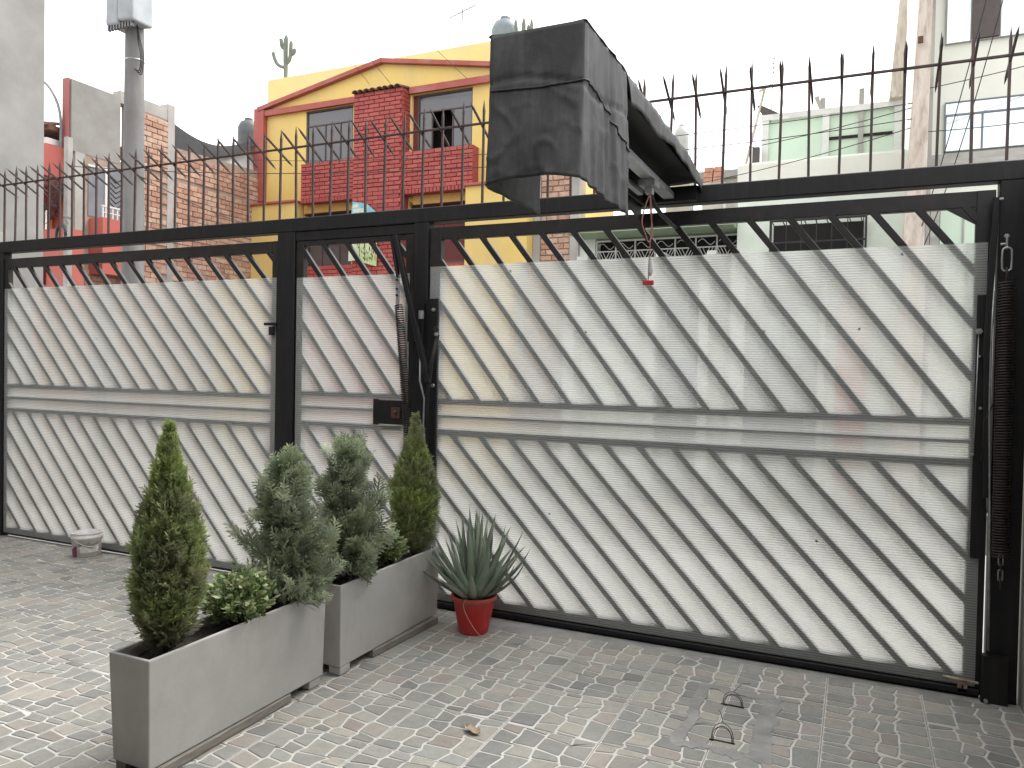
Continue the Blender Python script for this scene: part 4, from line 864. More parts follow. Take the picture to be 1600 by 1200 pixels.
strip([(-12.12, 7.08), (-8.91, 7.68)], 0.085, 8.86, 9.04, 'gable_trim', REDPAINT); strip([(-8.93, 7.68), (-5.5, 7.08)], 0.085, 8.865, 9.035, 'gable_trim', REDPAINT)
MB().box(-12.0, -9.45, 8.90, 9.0, 6.925, 7.045).build('lintel_band', REDPAINT, yh); MB().box(-8.25, -5.56, 8.90, 9.0, 6.925, 7.055).build('lintel_band', REDPAINT, yh)
MB().box(-12.22, -11.95, 8.88, 9.02, 5.07, 7.10).build('corner_band', REDPAINT, yh)
MB().box(-12.12, -10.90, 8.70, 8.998, 0, 4.93).build('lower_bay', YELLOW, yh); MB().box(-6.84, -5.56, 8.70, 8.998, 0, 4.93).build('lower_bay', YELLOW, yh)
bevel(MB().box(-12.16, -10.87, 8.64, 8.998, 4.932, 4.985).build('ledge', REDPAINT, yh), 0.012); bevel(MB().box(-6.86, -5.55, 8.64, 8.998, 4.932, 4.985).build('ledge', REDPAINT, yh), 0.012)
for x0, x1 in ((-10.86, -9.44), (-8.15, -6.86)): MB().box(x0, x1, 8.93, 8.998, 4.73, 4.90).build('ochre_strip', OCHRE, yh)
def window(parent, x0, x1, z0, z1, y, mullions=(), transom=None, open_pane=None, fr=0.035, glass=None, frame=None):
    w = MB()
    for b in ((x0, x0+fr, z0, z1), (x1-fr, x1, z0, z1), (x0+fr, x1-fr, z1-fr, z1), (x0+fr, x1-fr, z0, z0+fr)): w.box(b[0], b[1], y, y+0.05, b[2], b[3])
    w = w.build('window_frame', frame or FRAMEW, parent); xs = [x0+fr]+list(mullions)+[x1-fr]
    for x in mullions: MB().box(x-0.012, x+0.012, y+0.004, y+0.044, z0+fr, (transom or z1-fr)-0.012).build('mullion', frame or FRAMEW, w)
    zt = z1-fr
    if transom:
        MB().box(x0+fr, x1-fr, y+0.002, y+0.046, transom-0.012, transom+0.012).build('transom', frame or FRAMEW, w)
        MB().box(x0+fr, x1-fr, y+0.02, y+0.028, transom+0.012, z1-fr).build('pane', glass or GLASS, w); zt = transom-0.012
    for i in range(len(xs)-1):
        if i == open_pane: continue
        MB().box(xs[i]+0.012, xs[i+1]-0.012, y+0.02, y+0.028, z0+fr, zt).build('pane', glass or GLASS, w)
    return w
window(yh, -10.88, -9.66, 5.80, 6.92, 9.02, (-10.39, -10.0), 6.60); window(yh, -8.13, -6.88, 5.80, 6.92, 9.04, (-7.80, -7.33), 6.57, 1)
MB().box(-8.275, -8.235, 8.985, 9.12, 5.80, 6.92).build('window_jamb', PALEYEL, yh); MB().box(-8.235, -8.13, 9.05, 9.12, 5.80, 6.92).build('window_reveal', DKRED, yh)
MB().box(-10.87, -9.67, 9.5, 9.55, 5.7, 6.9).build('dark_room_sheet', DARK, yh); MB().box(-8.25, -6.9, 9.6, 9.65, 5.7, 6.9).build('dark_room_sheet', DARK, yh)  # near-black sheets standing in for the unlit rooms behind the panes
window(yh, -10.88, -9.66, 3.60, 4.80, 9.10, (-10.5, -10.05), 4.2); window(yh, -8.28, -6.88, 3.55, 4.80, 9.10, (-7.55,), None, None, 0.06, DKRED)
for x0, x1 in ((-10.86, -9.44), (-8.15, -6.86)):
    for k in range(5): MB().tube([(x0, 8.95, 4.16+0.13*k+0.02), (x1, 8.95, 4.16+0.13*k+0.02)], 0.009, 6).build('window_bar', BARS, yh)
col = MB().box(-9.43, -8.29, 8.73, 8.999, 0, 7.0).build('brick_pier', REDMORTAR, yh)
bL = MB().box(-10.78, -9.431, 8.76, 8.999, 4.90, 5.73).build('brick_parapet', REDMORTAR, yh); bR = MB().box(-8.289, -6.73, 8.76, 8.999, 4.90, 5.73).build('brick_parapet', REDMORTAR, yh)
dado = MB().box(-10.78, -9.431, 8.76, 8.998, 0, 3.58).build('brick_dado', REDMORTAR, yh); dado2 = MB().box(-8.289, -6.86, 8.76, 8.998, 0, 3.52).build('brick_dado', REDMORTAR, yh)
B = Bricks(yh, REDBRICK, REDS, 300)
B.field(-9.43, -8.29, 5.10, 7.0, 8.73, 0.235, 0.071, parent=col); B.field(-8.289, -6.73, 4.99, 5.73, 8.76, 0.235, 0.071, parent=bR); B.field(-10.78, -9.431, 4.99, 5.73, 8.76, 0.235, 0.071, parent=bL)
B.field(-9.43, -8.29, 3.10, 5.09, 8.73, 0.235, 0.071, parent=col)
B.field(8.74, 8.99, 5.76, 7.0, -8.29, 0.115, 0.071, axis='y', depth=0.02, parent=col)
B.field(-10.78, -9.431, 3.08, 3.58, 8.76, 0.235, 0.071, parent=dado); B.field(-8.289, -6.86, 3.0, 3.52, 8.76, 0.235, 0.071, parent=dado2); B.close()
for par, x0, x1 in ((bL, -10.78, -9.431), (bR, -8.289, -6.73)):                    # soldier course below each parapet
    k = x0
    me = brick_mesh(0.068, 0.085, 0.03, REDS[1], REDBRICK, 'soldier_brick')
    while k+0.068 < x1: place('soldier_brick', me, par, (k+0.034, 8.76, 4.945)); k += 0.080
me = MB()
for i in range(9):
    a = math.pi*i/8
    for y in (-0.24, 0.20): me.v.append((0.075*math.cos(a), y, 0.06*math.sin(a)))
for i in range(8): me.f.append((2*i, 2*i+1, 2*i+3, 2*i+2))
me = me.mesh('roof_tile', ROOFT, True)
for k in range(8):
    o = place('roof_tile', me, yh, (-9.37+k*0.146, 8.86, 7.03)); o.rotation_euler = (R(10), 0, R(random.uniform(-4, 4))); sm = o.modifiers.new('t', 'SOLIDIFY'); sm.thickness = 0.012
# painted banner hung on the brick pier
bn = empty('painted_banner', (-9.13, 8.66, 3.6), 0, 'landscape banner with blue top and bamboo hung on the red brick pier', 'banner')
BSKY = mat('banner_blue', (0.10, 0.36, 0.52), (0.30, 0.52, 0.56), 0.6, 9, bmp=0); BGRN = mat('banner_green', (0.42, 0.50, 0.22), (0.58, 0.62, 0.40), 0.6, 5, bmp=0); BWHT = mat('banner_white', (0.62, 0.66, 0.58), (0.48, 0.58, 0.44), 0.6, 7, bmp=0)
m = MB(); m.prism([(-9.46, 4.10), (-8.80, 4.10), (-8.79, 4.56), (-9.05, 4.76), (-9.40, 4.83)], 8.655, 8.66); fixn(m.build('upper_print', BSKY, bn))
m = MB(); m.prism([(-9.48, 3.63), (-9.30, 3.64), (-9.28, 4.10), (-9.47, 4.10)], 8.6545, 8.66); fixn(m.build('white_print', BWHT, bn))
m = MB(); m.prism([(-9.30, 3.64), (-8.80, 3.50), (-8.79, 4.10), (-9.28, 4.10)], 8.655, 8.66); fixn(m.build('green_print', BGRN, bn))
m = MB(); m.box(-9.38, -9.12, 8.6535, 8.6548, 4.60, 4.68); m.box(-9.39, -9.25, 8.6535, 8.6548, 4.70, 4.77); m.build('cloud_print', BWHT, bn)
rb = random.Random(3); m = MB()
for x in (-9.20, -9.08, -8.90, -8.83): m.bar((x, 8.6525, 3.62), (x+rb.uniform(-0.04, 0.04), 8.6525, 4.09), 0.012, 0.001)
for k in range(34):
    x, z = rb.uniform(-9.25, -8.82), rb.uniform(3.68, 4.08); a = rb.uniform(-2.6, -0.4); L = rb.uniform(0.05, 0.12); m.add([(x, 8.652, z), (x+L*0.5*math.cos(a)-0.011, 8.652, z+L*0.5*math.sin(a)), (x+L*math.cos(a), 8.652, z+L*math.sin(a)), (x+L*0.5*math.cos(a)+0.011, 8.652, z+L*0.5*math.sin(a)+0.006)], [(0, 1, 2, 3)])
m.build('bamboo_print', DARK, bn)

# rooftop things
def tank(name, c, r, hgt, mtl, label):
    t = empty(name, c, 0, label, 'water tank'); m = MB()
    m.lathe([(r*0.98, 0), (r, 0.03), (r*0.985, hgt*0.25), (r, hgt*0.28), (r*0.985, hgt*0.5), (r, hgt*0.53), (r*0.99, hgt*0.74), (r*0.75, hgt*0.88), (r*0.36, hgt*0.94)], 28, c); m.build('body', mtl, t, True)
    MB().lathe([(r*0.36, hgt*0.92), (r*0.38, hgt*0.93), (r*0.38, hgt*0.99), (r*0.30, hgt*1.0), (0.0, hgt*1.01)], 20, c, cap0=False).build('lid', mtl, t, True); return t
def stand(c, r, z0, parent): MB().box(c[0]-r, c[0]+r, c[1]-r, c[1]+r, z0, c[2]).build('stand', CONC2, parent)
t = tank('water_tank', (-6.83, 10.3, 7.72), 0.29, 1.06, TANKB, 'bluish water tank on the yellow house roof beside the tarpaulin'); stand((-6.83, 10.3, 7.72), 0.4, 7.3, t)
t = tank('water_tank', (-14.38, 11.0, 6.85), 0.27, 0.95, TANKM, 'black water tank standing left of the yellow house'); stand((-14.38, 11.0, 6.85), 0.5, 5.0, t)
t = tank('water_tank', (-3.78, 13.3, 6.20), 0.17, 0.92, TANKG, 'pale water tank on a far roof right of the tarpaulin'); stand((-3.78, 13.3, 6.20), 0.26, 4.0, t)
def cactus(name, base, arms, r, label):
    t = empty(name, base, 0, label, 'cactus'); b = Vector(base)
    for k, pts in enumerate(arms):
        P = smooth_path([b+Vector(q) for q in pts], 5); n = len(P); rr = [r*(0.8 if k else 1.0)*(0.75+0.25*math.sin(min(1, i/(n*0.5))*1.57))*(1 if i < n-2 else (0.7 if i == n-2 else 0.25)) for i in range(n)]
        MB().tube(P, rr, 9).build('stem' if k == 0 else 'arm', CACTUS, t, True)
    return t
cactus('cactus', (-12.12, 9.75, 7.75), [[(0, 0, 0), (0.01, 0, 0.5), (0, 0, 0.95), (0.02, 0, 1.30)], [(0, 0, 0.55), (-0.22, 0, 0.66), (-0.33, 0, 0.85), (-0.36, 0, 0.98)], [(0, 0, 0.62), (0.12, 0, 0.72), (0.15, 0, 0.95), (0.16, 0, 1.15)], [(0, 0, 0.98), (-0.10, 0, 1.04), (-0.13, 0, 1.18), (-0.14, 0, 1.24)], [(0.15, 0, 0.82), (0.24, 0, 0.86), (0.27, 0, 0.96)]], 0.055, 'branching cactus on the left end of the yellow house roof')
cactus('cactus', (-6.33, 10.1, 7.75), [[(0, 0, 0), (0, 0, 0.4), (0.01, 0, 0.85)], [(-0.02, 0, 0.3), (-0.14, 0, 0.45), (-0.17, 0, 0.86)], [(0.02, 0, 0.3), (0.16, 0, 0.45), (0.18, 0, 0.80)], [(0, 0, 0.4), (0.08, 0.05, 0.55), (0.09, 0.05, 0.72)]], 0.045, 'cactus on the yellow house roof beside the bluish tank')
an = empty('tv_antenna', (-7.68, 10, 7.3), 0, 'thin television antenna on the yellow house roof', 'antenna')
MB().tube([(-7.68, 10, 7.3), (-7.68, 10, 8.98)], 0.012, 6).build('mast', STEELANT, an); MB().tube([(-7.98, 10, 8.84), (-7.38, 10, 8.99)], 0.010, 6).build('boom', STEELANT, an)
for k in range(7): x = -7.95+0.09*k; z = 8.85+0.0235*k; MB().tube([(x, 9.78+0.02*k, z-0.01), (x, 10.22-0.02*k, z+0.01)], 0.006, 5).build('element', STEELANT, an)

# ------------------------------------------------------------------ left neighbour: coral house with the unfinished brick side wall
XW = -12.1
rh = empty('coral_house', (-15, 7, 0), 0, 'coral red house with an unfinished brick and concrete side wall', 'house')
sw = MB().box(-20, XW-0.002, 4.62, 9.0, 0, 5.08).build('side_wall', MORTAR, rh)
m = MB(); m.add([(XW-0.2, 6.64, 5.08), (XW-0.2, 9.0, 5.08), (XW-0.2, 9.0, 5.74), (XW-0.2, 6.64, 5.65), (XW-0.003, 6.64, 5.08), (XW-0.003, 9.0, 5.08), (XW-0.003, 9.0, 5.74), (XW-0.003, 6.64, 5.65)], [(0, 1, 2, 3), (4, 5, 6, 7), (0, 1, 5, 4), (1, 2, 6, 5), (2, 3, 7, 6), (3, 0, 4, 7)]); w2 = fixn(m.build('upper_side_wall', MORTAR, rh))
MB().box(XW-0.22, XW+0.004, 4.53, 5.46, 5.03, 6.22).build('concrete_panel', CONC, rh)
MB().box(XW-0.19, XW-0.03, 4.50, 4.528, 5.0, 6.24).build('red_edge', PINKRED, rh)
MB().box(XW-0.2, XW+0.002, 5.461, 6.49, 6.12, 6.34).build('concrete_beam', CONC2, rh)
MB().box(XW-0.2, XW-0.003, 5.64, 6.47, 5.08, 6.12).build('infill_wall', MORTAR, rh)
MB().box(XW-0.21, XW+0.012, 6.48, 6.64, 3.0, 6.43).build('concrete_column', CONC2, rh)
MB().box(XW-0.21, XW+0.008, 4.60, 4.78, 0, 5.03).build('concrete_column', CONC2, rh)
B = Bricks(sw, CLAY, CLAYS, 300)
door_zone = lambda y, z: (4.78 < y < 5.56 and 3.1 < z < 5.02) or (6.46 < y < 6.66)
B.field(5.64, 6.48, 5.10, 6.12, XW-0.003, 0.23, 0.085, 0.014, 0.02, 'y', None, door_zone, 0.006)
B.field(4.78, 9.0, 3.72, 5.08, XW-0.002, 0.23, 0.085, 0.014, 0.02, 'y', None, door_zone, 0.006)
B.field(6.66, 9.0, 5.08, 5.64, XW-0.003, 0.23, 0.085, 0.014, 0.02, 'y', None, door_zone, 0.006)
B.field(4.78, 9.0, 2.40, 3.70, XW-0.002, 0.23, 0.085, 0.014, 0.02, 'y', None, door_zone, 0.006); B.close()
d = MB().box(XW-0.001, XW+0.012, 4.84, 5.16, 4.0, 4.84).build('door', GREYDOOR, rh); MB().box(XW+0.012, XW+0.03, 5.15, 5.19, 3.95, 4.9).build('door_frame', WHITEW, d); MB().box(XW+0.012, XW+0.03, 4.82, 5.15, 4.84, 4.88).build('door_frame', WHITEW, d)
d = MB().box(XW-0.001, XW+0.010, 5.21, 5.52, 3.95, 4.95).build('door', GREYDOOR, rh)
for k in range(6): MB().bar((XW+0.014, 5.26, 4.30+0.09*k), (XW+0.014, 5.37, 4.22+0.09*k), 0.012, 0.008, Vector((1, 0, 0))).build('door_bar', DARK, d); MB().bar((XW+0.014, 5.48, 4.30+0.09*k), (XW+0.014, 5.37, 4.22+0.09*k), 0.012, 0.008, Vector((1, 0, 0))).build('door_bar', DARK, d)
bal = MB().box(XW+0.001, XW+0.35, 4.86, 5.56, 3.0, 3.955).build('balcony', CORAL, rh)
for k in range(8): MB().box(XW+0.31, XW+0.335, 4.87+0.093*k, 4.89+0.093*k, 3.956, 4.14).build('baluster', WHITEW, bal)
MB().box(XW+0.305, XW+0.34, 4.86, 5.55, 4.14, 4.165).build('handrail', WHITEW, bal); MB().box(XW+0.311, XW+0.334, 4.86, 5.55, 4.04, 4.055).build('handrail', WHITEW, bal)
MB().box(-20, XW-0.24, 4.58, 4.64, 0, 5.0).build('front_wall', CORAL, rh)
m = MB(); m.prism([(-14, 4.35), (XW-0.15, 4.55), (XW-0.12, 5.06), (-12.95, 4.82), (-14, 4.6)], 3.9, 4.5); fixn(m.build('stair_parapet', CORAL, rh))
m = MB(); m.prism([(-14, 3.6), (-12.5, 3.9), (XW-0.16, 4.40), (XW-0.16, 4.54), (-14, 4.34)], 3.92, 4.5); fixn(m.build('stair_underside', DKRED, rh))  # shade below the stair put into the colour as a darker red
MB().box(-14, -12.62, 4.502, 4.57, 2.6, 4.05).build('orange_wall', ORANGE, rh); MB().box(-12.44, -12.24, 4.16, 4.20, 2.75, 3.12).build('meter_box', DKRED, rh)
MB().box(-16, XW+0.36, 4.2, 4.499, 2.2, 3.66).build('low_wall', CORAL, rh)
for k in range(9): MB().box(-13.1+0.1*k, -13.08+0.1*k, 4.22, 4.24, 3.66, 3.84+0.018*k).build('baluster', WHITEW, rh)
m = MB(); m.prism([(-14.5, 5.55), (-12.32, 5.42), (-12.32, 5.34), (-14.5, 5.44)], 4.3, 6.2); fixn(m.build('tiled_roof', ROOFT, rh)); m = MB(); m.prism([(-14.5, 5.36), (-12.33, 5.20), (-12.33, 5.10), (-14.5, 5.24)], 4.26, 4.6); fixn(m.build('fascia', WHITEW, rh))
for k in range(11): o = place('roof_tile', me, rh, (-13.9+k*0.146, 4.35, 5.52-k*0.0085)); o.rotation_euler = (R(12), R(3.5), 0)
la2 = empty('lamp_arm', (-12.3, 4.55, 5.2), 0, 'thin curved pipe arm in front of the coral house roof', 'pipe')
MB().tube(smooth_path([(-12.26, 4.45, 4.9), (-12.26, 4.45, 5.55), (-12.42, 4.45, 5.95), (-12.72, 4.45, 6.24), (-13.2, 4.45, 6.42)]), 0.022, 8).build('pipe', STEELANT, la2, True)
tpo = empty('service_post', (-11.72, 4.10, 0), 0, 'slim white service post with tangled cables before the coral house', 'post')
MB().bev(-11.57, -11.48, 4.02, 4.12, 0, 5.05, 0.01).build('post', CONC2, tpo); rt = random.Random(9)
for k in range(7):
    c = Vector((-11.60, 3.98, 4.08)); pts = [c+Vector((rt.uniform(-0.55, 0.25), rt.uniform(-0.1, 0.05), rt.uniform(-0.45, 0.42))) for i in range(5)]; MB().tube(smooth_path(pts, 5), 0.0045, 5).build('cable', CABLE, tpo, True)
MB().tube([(-11.56+0.11*math.cos(a), 3.98, 3.48+0.18*math.sin(a)) for a in [2*math.pi*i/18 for i in range(19)]], 0.022, 7).build('cable_coil', CABLE, tpo, True)
sn = MB(); vs = []; n1, n2 = 20, 8
for j in range(n2+1):
    for i in range(n1+1):
        u = i/n1; v = j/n2; y = 6.66+2.45*u; zt = 6.28-0.34*math.sin(u*math.pi)+0.26*u; zb = 5.58+0.85*max(0, u-0.35)/0.65; vs.append((XW-0.06-0.22*(1-v), y, zt*(1-v)+zb*v))
sn.add(vs, [(j*(n1+1)+i, j*(n1+1)+i+1, (j+1)*(n1+1)+i+1, (j+1)*(n1+1)+i) for j in range(n2) for i in range(n1)]); tag(sn.build('shade_net', NET, None, True), 'black shade net sagging between the brick wall and the yellow house', 'shade net')
m = MB(); vs = []
for j in range(7):
    for i in range(9): u = i/8; v = j/6; y = 7.75+1.3*u; vs.append((XW-0.04-0.25*(1-v)+0.03*math.sin(u*20), y, (5.72+0.74*u)*(1-v)+5.66*v))
m.add(vs, [(j*9+i, j*9+i+1, (j+1)*9+i+1, (j+1)*9+i) for j in range(6) for i in range(8)]); tag(m.build('pale_sheet', PALETARP, None, True), 'pale tarp slumped on the brick wall beneath the shade net', 'tarp')

up = empty('utility_pole', (-8.68, 2.95, 0), 0, 'thick concrete utility pole carrying a grey cabinet', 'utility pole')
MB().lathe([(0.150, 0), (0.136, 2.6), (0.132, 3.4), (0.112, 5.9), (0.09, 9.5)], 28, (-8.68, 2.95, 0)).build('pole', POLEC, up, True)
m = MB(); m.prism([(-8.92, 5.82), (-8.685, 5.80), (-8.685, 7.2), (-8.89, 7.2)], 2.70, 3.02); bevel(fixn(m.build('cabinet', BOXGREY, up)), 0.03, 3); m = MB(); m.prism([(-8.678, 5.84), (-8.40, 5.80), (-8.43, 7.2), (-8.678, 7.2)], 2.68, 3.0); bevel(fixn(m.build('cabinet', BOXGREY, up)), 0.03, 3)
MB().lathe([(0.117, 0), (0.121, 0.004), (0.121, 0.022), (0.117, 0.026)], 24, (-8.68, 2.95, 5.40), cap0=False).build('band', GALV, up, True)
for k in range(3): MB().tube(smooth_path([(-8.52, 2.85, 5.82), (-8.50+0.02*k, 2.85, 5.62), (-8.45+0.025*k, 2.85, 5.42), (-8.47+0.02*k, 2.85, 5.24-0.03*k), (-8.58, 2.87, 5.28)]), 0.007, 6).build('cable_loop', CABLE, up, True)
for k in range(9): x = -8.90+0.052*k; MB().box(x, x+0.024, 2.72, 2.76, 5.75, 5.82).build('cable_gland', STEELANT, up)

# ------------------------------------------------------------------ brick gap wall and mint house
gw = empty('brick_wall', (-5.1, 9.1, 0), 0, 'bare brick wall strip between the yellow and mint houses', 'wall')
b = MB().box(-5.555, -4.655, 9.0, 9.3, 0, 5.15).build('backing', MORTAR, gw); MB().box(-5.552, -5.41, 8.96, 8.999, 0, 5.15).build('column', CONC2, gw); MB().box(-4.83, -4.657, 8.965, 8.999, 0, 5.15).build('column', CONC2, gw)
B = Bricks(b, CLAY, CLAYS, 140); B.field(-5.40, -4.84, 3.3, 5.12, 9.0, 0.21, 0.085, 0.02, 0.025, 'x', None, None, 0.008); B.close()
gh = empty('mint_house', (-2, 11, 0), 0, 'mint green house with white window grille and rooftop room', 'house')
m = MB(); m.box(-4.65, -4.35, 9.0, 9.3, 0, 3.9); m.box(-4.35, -1.85, 9.0, 9.3, 0, 2.55); m.box(-1.85, 0.62, 8.75, 9.3, 0, 4.82); m.box(-4.65, -1.85, 9.9, 13, 0, 4.1); m.box(-1.85, 0.62, 9.31, 13, 0, 5.05); m.build('wall', MINTW, gh)
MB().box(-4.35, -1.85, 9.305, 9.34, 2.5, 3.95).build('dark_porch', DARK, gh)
m = MB(); m.prism([(-4.65, 3.86), (-4.0, 4.06), (-1.86, 4.04), (-1.86, 3.86)], 8.35, 9.9); fixn(m.build('porch_roof', DGREEN, gh)); MB().bar((-4.66, 8.32, 3.90), (-4.0, 8.32, 4.10), 0.05, 0.06).build('fascia', WHITEW, gh); MB().bar((-4.0, 8.32, 4.09), (-1.86, 8.32, 4.07), 0.05, 0.06).build('fascia', WHITEW, gh)
gr = MB().box(-4.35, -1.86, 9.02, 9.045, 3.80, 3.83).build('window_grille', WHITEGR, gh); MB().box(-4.35, -1.86, 9.02, 9.045, 3.62, 3.64).build('grille_rail', WHITEGR, gr); MB().box(-4.35, -1.86, 9.02, 9.045, 2.56, 2.59).build('grille_rail', WHITEGR, gr)
for k in range(8):
    x = -4.34+0.352*k; MB().box(x, x+0.022, 9.018, 9.048, 2.56, 3.82).build('grille_bar', WHITEGR, gr)
    if k < 7:
        cx = x+0.187
        for sx in (-1, 1):
            for q in (0.35, 0.7, 1.0): MB().bar((cx+sx*0.165*q, 9.03, 3.62), (cx, 9.03, 3.62-0.30*q-0.02), 0.010, 0.008).build('grille_diagonal', WHITEGR, gr)
        MB().tube([(cx-0.14+0.28*i/12, 9.03, 3.72+0.05*math.sin(i/12*6.28)) for i in range(13)], 0.006, 5).build('grille_scroll', WHITEGR, gr)
wg = MB().box(-1.28, 0.02, 8.70, 8.745, 3.0, 3.86).build('window', DARK, gh)
for b in ((-1.33, -1.30, 2.9, 3.92), (0.04, 0.07, 2.9, 3.92)): MB().box(b[0], b[1], 8.55, 8.58, b[2], b[3]).build('window_cage', BARS, wg)
MB().box(-1.33, 0.07, 8.549, 8.581, 3.89, 3.92).build('window_cage', BARS, wg); MB().box(-1.33, 0.07, 8.549, 8.581, 3.55, 3.575).build('window_cage', BARS, wg)
for k in range(7): MB().bar((-1.3+0.22*k, 8.565, 3.9), (-1.3+0.22*k, 8.565, 3.0), 0.014, 0.014).build('cage_bar', BARS, wg)
for k in range(9): MB().bar((-1.3+0.16*k, 8.57, 3.905), (-1.28+0.16*k, 8.74, 3.87), 0.012, 0.012, Vector((0, 0, 1))).build('cage_bar', BARS, wg)
MB().box(-1.86, 0.60, 8.70, 8.748, 4.56, 4.86).build('parapet_band', CREAM, gh)
for k, (x, wd) in enumerate(((-3.15, 0.16), (-2.30, 0.15), (-1.80, 0.20), (-4.55, 0.2), (-0.55, 0.10), (0.5, 0.14))): MB().box(x, x+wd, 8.6, 8.74 if x > -1.85 else 8.98, 0, 3.5 if x < -1.85 else 2.9).build('white_pillar', WHITEW, gh)
MB().box(-2.98, -2.32, 8.85, 8.95, 0, 2.3).build('garage_door', GREYDOOR, gh); MB().box(-1.58, -0.58, 8.66, 8.74, 0, 2.3).build('garage_door', GREYDOOR, gh); MB().box(-0.30, 0.10, 8.66, 8.74, 0, 2.2).build('front_door', CORAL, gh)
rr_ = MB().box(-1.62, 0.56, 10.0, 12.5, 5.04, 5.93).build('rooftop_room', GREEN, gh); MB().box(-1.66, 0.60, 9.93, 12.5, 5.93, 6.03).build('roof_slab', WHITEW, rr_)
for x, zt in ((-1.64, 6.0), (-0.66, 6.16), (0.44, 6.02)): MB().box(x, x+0.11, 9.94, 9.998, 4.95, 5.929).build('pillar', WHITEW, rr_)
MB().box(-0.10, -0.02, 9.95, 9.999, 5.0, 6.30).build('pillar', CONC2, rr_); MB().box(-0.70, -0.62, 9.96, 10.04, 6.03, 6.22).build('rebar_stub', CONC2, rr_)
MB().box(-0.58, 0.42, 9.97, 9.999, 5.50, 5.545).build('slot', DARK, rr_)
m = MB()
for k in range(10): m.bar((-0.9+0.16*k, 9.55, 5.02+0.02*math.sin(k*2)), (-0.75+0.16*k, 9.75, 5.08+0.03*math.sin(k)), 0.10, 0.02, Vector((0, 0, 1)))
m.build('roof_debris', ROOFT, gh); m = MB(); m.prism([(-1.74, 6.22), (-1.66, 6.21), (-1.50, 6.12), (-1.36, 6.035), (-1.64, 6.032)], 9.94, 9.97); fixn(m.build('loose_sheet', FRAMEW, rr_)); m = MB(); m.prism([(-0.80, 6.24), (-0.73, 6.26), (-0.66, 6.04), (-0.72, 6.035)], 9.94, 9.96); fixn(m.build('loose_sheet', CONC2, rr_))
MB().box(-1.78, -1.66, 9.8, 9.9, 5.05, 5.45).build('vent_stack', FRAMEW, gh)
lp = empty('leaning_mast', (-1.86, 11, 5.0), 0, 'thin leaning mast with an aerial beside the rooftop room', 'mast'); MB().tube([(-1.95, 9.95, 5.0), (-1.60, 9.95, 6.55)], 0.024, 8).build('mast', STAINPOST, lp); MB().tube([(-1.50, 9.95, 5.9), (-1.47, 9.95, 7.05)], 0.008, 6).build('aerial', STEELANT, lp)
for k in range(4): MB().tube([(-1.54, 9.95, 6.75+0.08*k), (-1.41, 9.95, 6.77+0.08*k)], 0.008, 5).build('aerial_rung', STEELANT, lp)
MB().tube([(-1.72, 9.95, 6.45), (-1.50, 9.95, 6.56)], 0.02, 6).build('crosspiece', STAINPOST, lp)
fr_ = empty('far_roof', (-2.5, 14.5, 0), 0, 'grey flat roof edge behind the mint house', 'building'); MB().box(-3.4, -2.0, 14.0, 18, 0, 5.98).build('wall', CONC2, fr_); MB().box(-3.5, -1.9, 13.9, 18.1, 5.99, 6.16).build('roof_slab', CONC, fr_); MB().box(-3.3, -2.05, 13.98, 13.999, 5.6, 5.75).build('beam', FRAMEW, fr_)
bp = empty('brick_stack', (-2.85, 12.2, 4.1), 0, 'small stack of hollow bricks on the roof beside the tarpaulin', 'brick stack'); B = Bricks(bp, CLAY, [(0.50, 0.25, 0.19), (0.46, 0.22, 0.16)], 40)
MB().box(-3.05, -2.62, 12.05, 12.4, 4.08, 5.45).build('pedestal', CONC2, bp)
me2 = brick_mesh(0.18, 0.10, 0.25, (0.50, 0.25, 0.19), CLAY)
for k in range(3):
    for i in range(2): place('brick', me2, bp, (-2.95+0.20*i+0.01*k, 12.3, 5.50+0.108*k))

# ------------------------------------------------------------------ right: cream building with mirror windows, two weathered posts
cb = empty('cream_building', (3, 9, 0), 0, 'cream building with mirrored windows at the far right', 'building')
MB().box(0.80, 6.0, 8.0, 14, 0, 9.0).build('wall', CREAM, cb)
window(cb, 1.0, 3.4, 4.60, 5.28, 7.95, (1.45, 1.95, 2.5, 3.0), 5.10, None, 0.012, MIRROR, GREYDOOR)
window(cb, 0.98, 3.4, 6.08, 8.2, 7.95, (1.29, 1.62, 2.3), None, 1, 0.006, MIRROR, CONC2); MB().box(1.29, 1.62, 7.94, 7.97, 6.10, 8.2).build('dark_shutter', FRAMEW, cb)
MB().box(0.80, 6.0, 7.90, 7.999, 4.30, 4.56).build('stone_band', STONEBAND, cb); MB().box(0.86, 0.97, 7.9, 7.999, 2.4, 3.9).build('stone_strip', STONEBAND, cb)
MB().box(0.98, 4.0, 7.93, 7.999, 2.3, 4.0).build('mint_panel', GREEN, cb); MB().box(1.25, 1.27, 7.91, 7.93, 2.3, 4.0).build('panel_bar', CONC2, cb)
def tpost(name, x0b, x1b, x0t, x1t, y, zb, zt, label):
    t = empty(name, ((x0b+x1b)/2, y, zb), 0, label, 'post'); d0, d1 = (x1b-x0b)/2, (x1t-x0t)/2; m = MB()
    m.add([(x0b, y-d0, zb), (x1b, y-d0, zb), (x1b, y+d0, zb), (x0b, y+d0, zb), (x0t, y-d1, zt), (x1t, y-d1, zt), (x1t, y+d1, zt), (x0t, y+d1, zt)], [(0, 3, 2, 1), (4, 5, 6, 7), (0, 1, 5, 4), (1, 2, 6, 5), (2, 3, 7, 6), (3, 0, 4, 7)]); bevel(m.build('shaft', STAINPOST, t), 0.012); return t
p1 = tpost('weathered_post', 0.35, 0.58, 0.53, 0.59, 9.9, 6.031, 8.6, 'weathered square post standing on the mint rooftop room')
p2 = tpost('weathered_post', 0.36, 0.70, 0.66, 0.76, 7.0, 0.0, 8.0, 'tall peeling square post in front of the cream building')
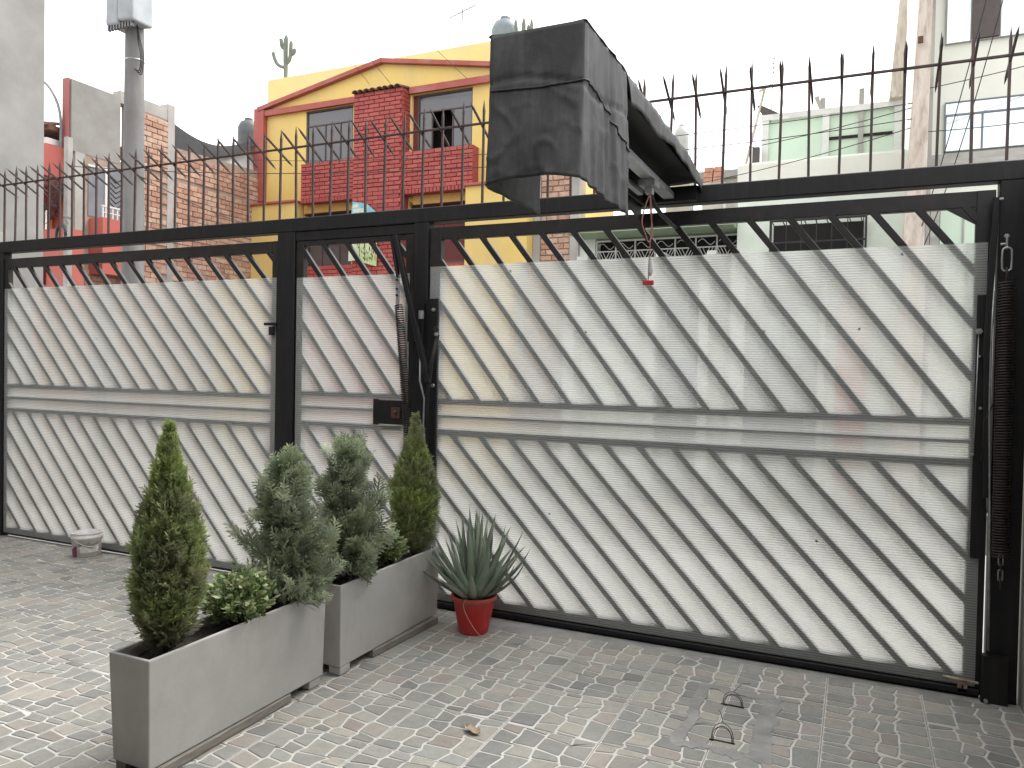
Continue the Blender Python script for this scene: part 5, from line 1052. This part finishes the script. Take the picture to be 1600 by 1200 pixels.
MB().box(0.585, 0.645, 6.825, 6.86, 5.72, 5.80).build('rust_plate', RUSTPLATE, p2)
MB().box(0.76, 0.80, 7.2, 8.1, 0, 8.8).build('edge_pilaster', CONC2, cb)

# ------------------------------------------------------------------ overhead wires
def wire(p, q, sag, r=0.007, label=None, n=18):
    p = Vector(p); q = Vector(q); o = MB().tube([p.lerp(q, i/n)-Vector((0, 0, 4*sag*(i/n)*(1-i/n))) for i in range(n+1)], r, 5).build('overhead_wire', CABLE, None, True); return tag(o, label, 'wire', 'overhead wires')
wire((0.60, 6.92, 5.0), (-12.0, 8.6, 5.9), 0.25, 0.006, 'thin wire sagging from the peeling post across the yellow house gable')
wire((0.60, 6.92, 4.8), (-11.52, 4.07, 4.6), 0.35, 0.006, 'thin wire from the peeling post to the slim service post')
wire((1.60, 5.2, 8.0), (0.66, 6.94, 3.3), 0.30, 0.006, 'black wire hanging down beside the peeling post')
wire((1.75, 5.2, 8.0), (0.66, 6.94, 3.0), 0.55, 0.006, 'black wire bowing in front of the mirrored windows')
wire((0.60, 6.92, 4.62), (3.0, 7.6, 4.9), 0.05, 0.006, 'thin wire along the foot of the mirrored window')
wire((0.60, 6.92, 5.15), (3.0, 7.6, 5.75), 0.04, 0.006, 'thin wire above the mirrored window')
wire((0.60, 6.92, 4.95), (-2.6, 9.0, 5.15), 0.05, 0.006, 'thin wire crossing the mint rooftop room')
wire((0.60, 6.92, 4.70), (-2.6, 9.0, 4.70), 0.05, 0.006, 'lowest wire crossing the mint rooftop room')
wire((-8.66, 3.0, 9.3), (-9.0, 8.62, 7.12), 0.12, 0.0045, 'thin service wire from the utility pole top to the middle of the yellow gable')
wire((-8.60, 3.0, 9.35), (-8.5, 8.62, 7.06), 0.10, 0.0045, 'thin service wire from the utility pole top to the brick pier tiles')
wire((-8.55, 3.0, 9.4), (-6.9, 8.8, 7.0), 0.10, 0.0045, 'thin service wire from the utility pole top to the right window lintel')
wire((-8.5, 2.9, 3.9), (-11.9, 8.8, 4.5), 0.10, 0.006, 'thin wire from the utility pole along the bare brick wall')
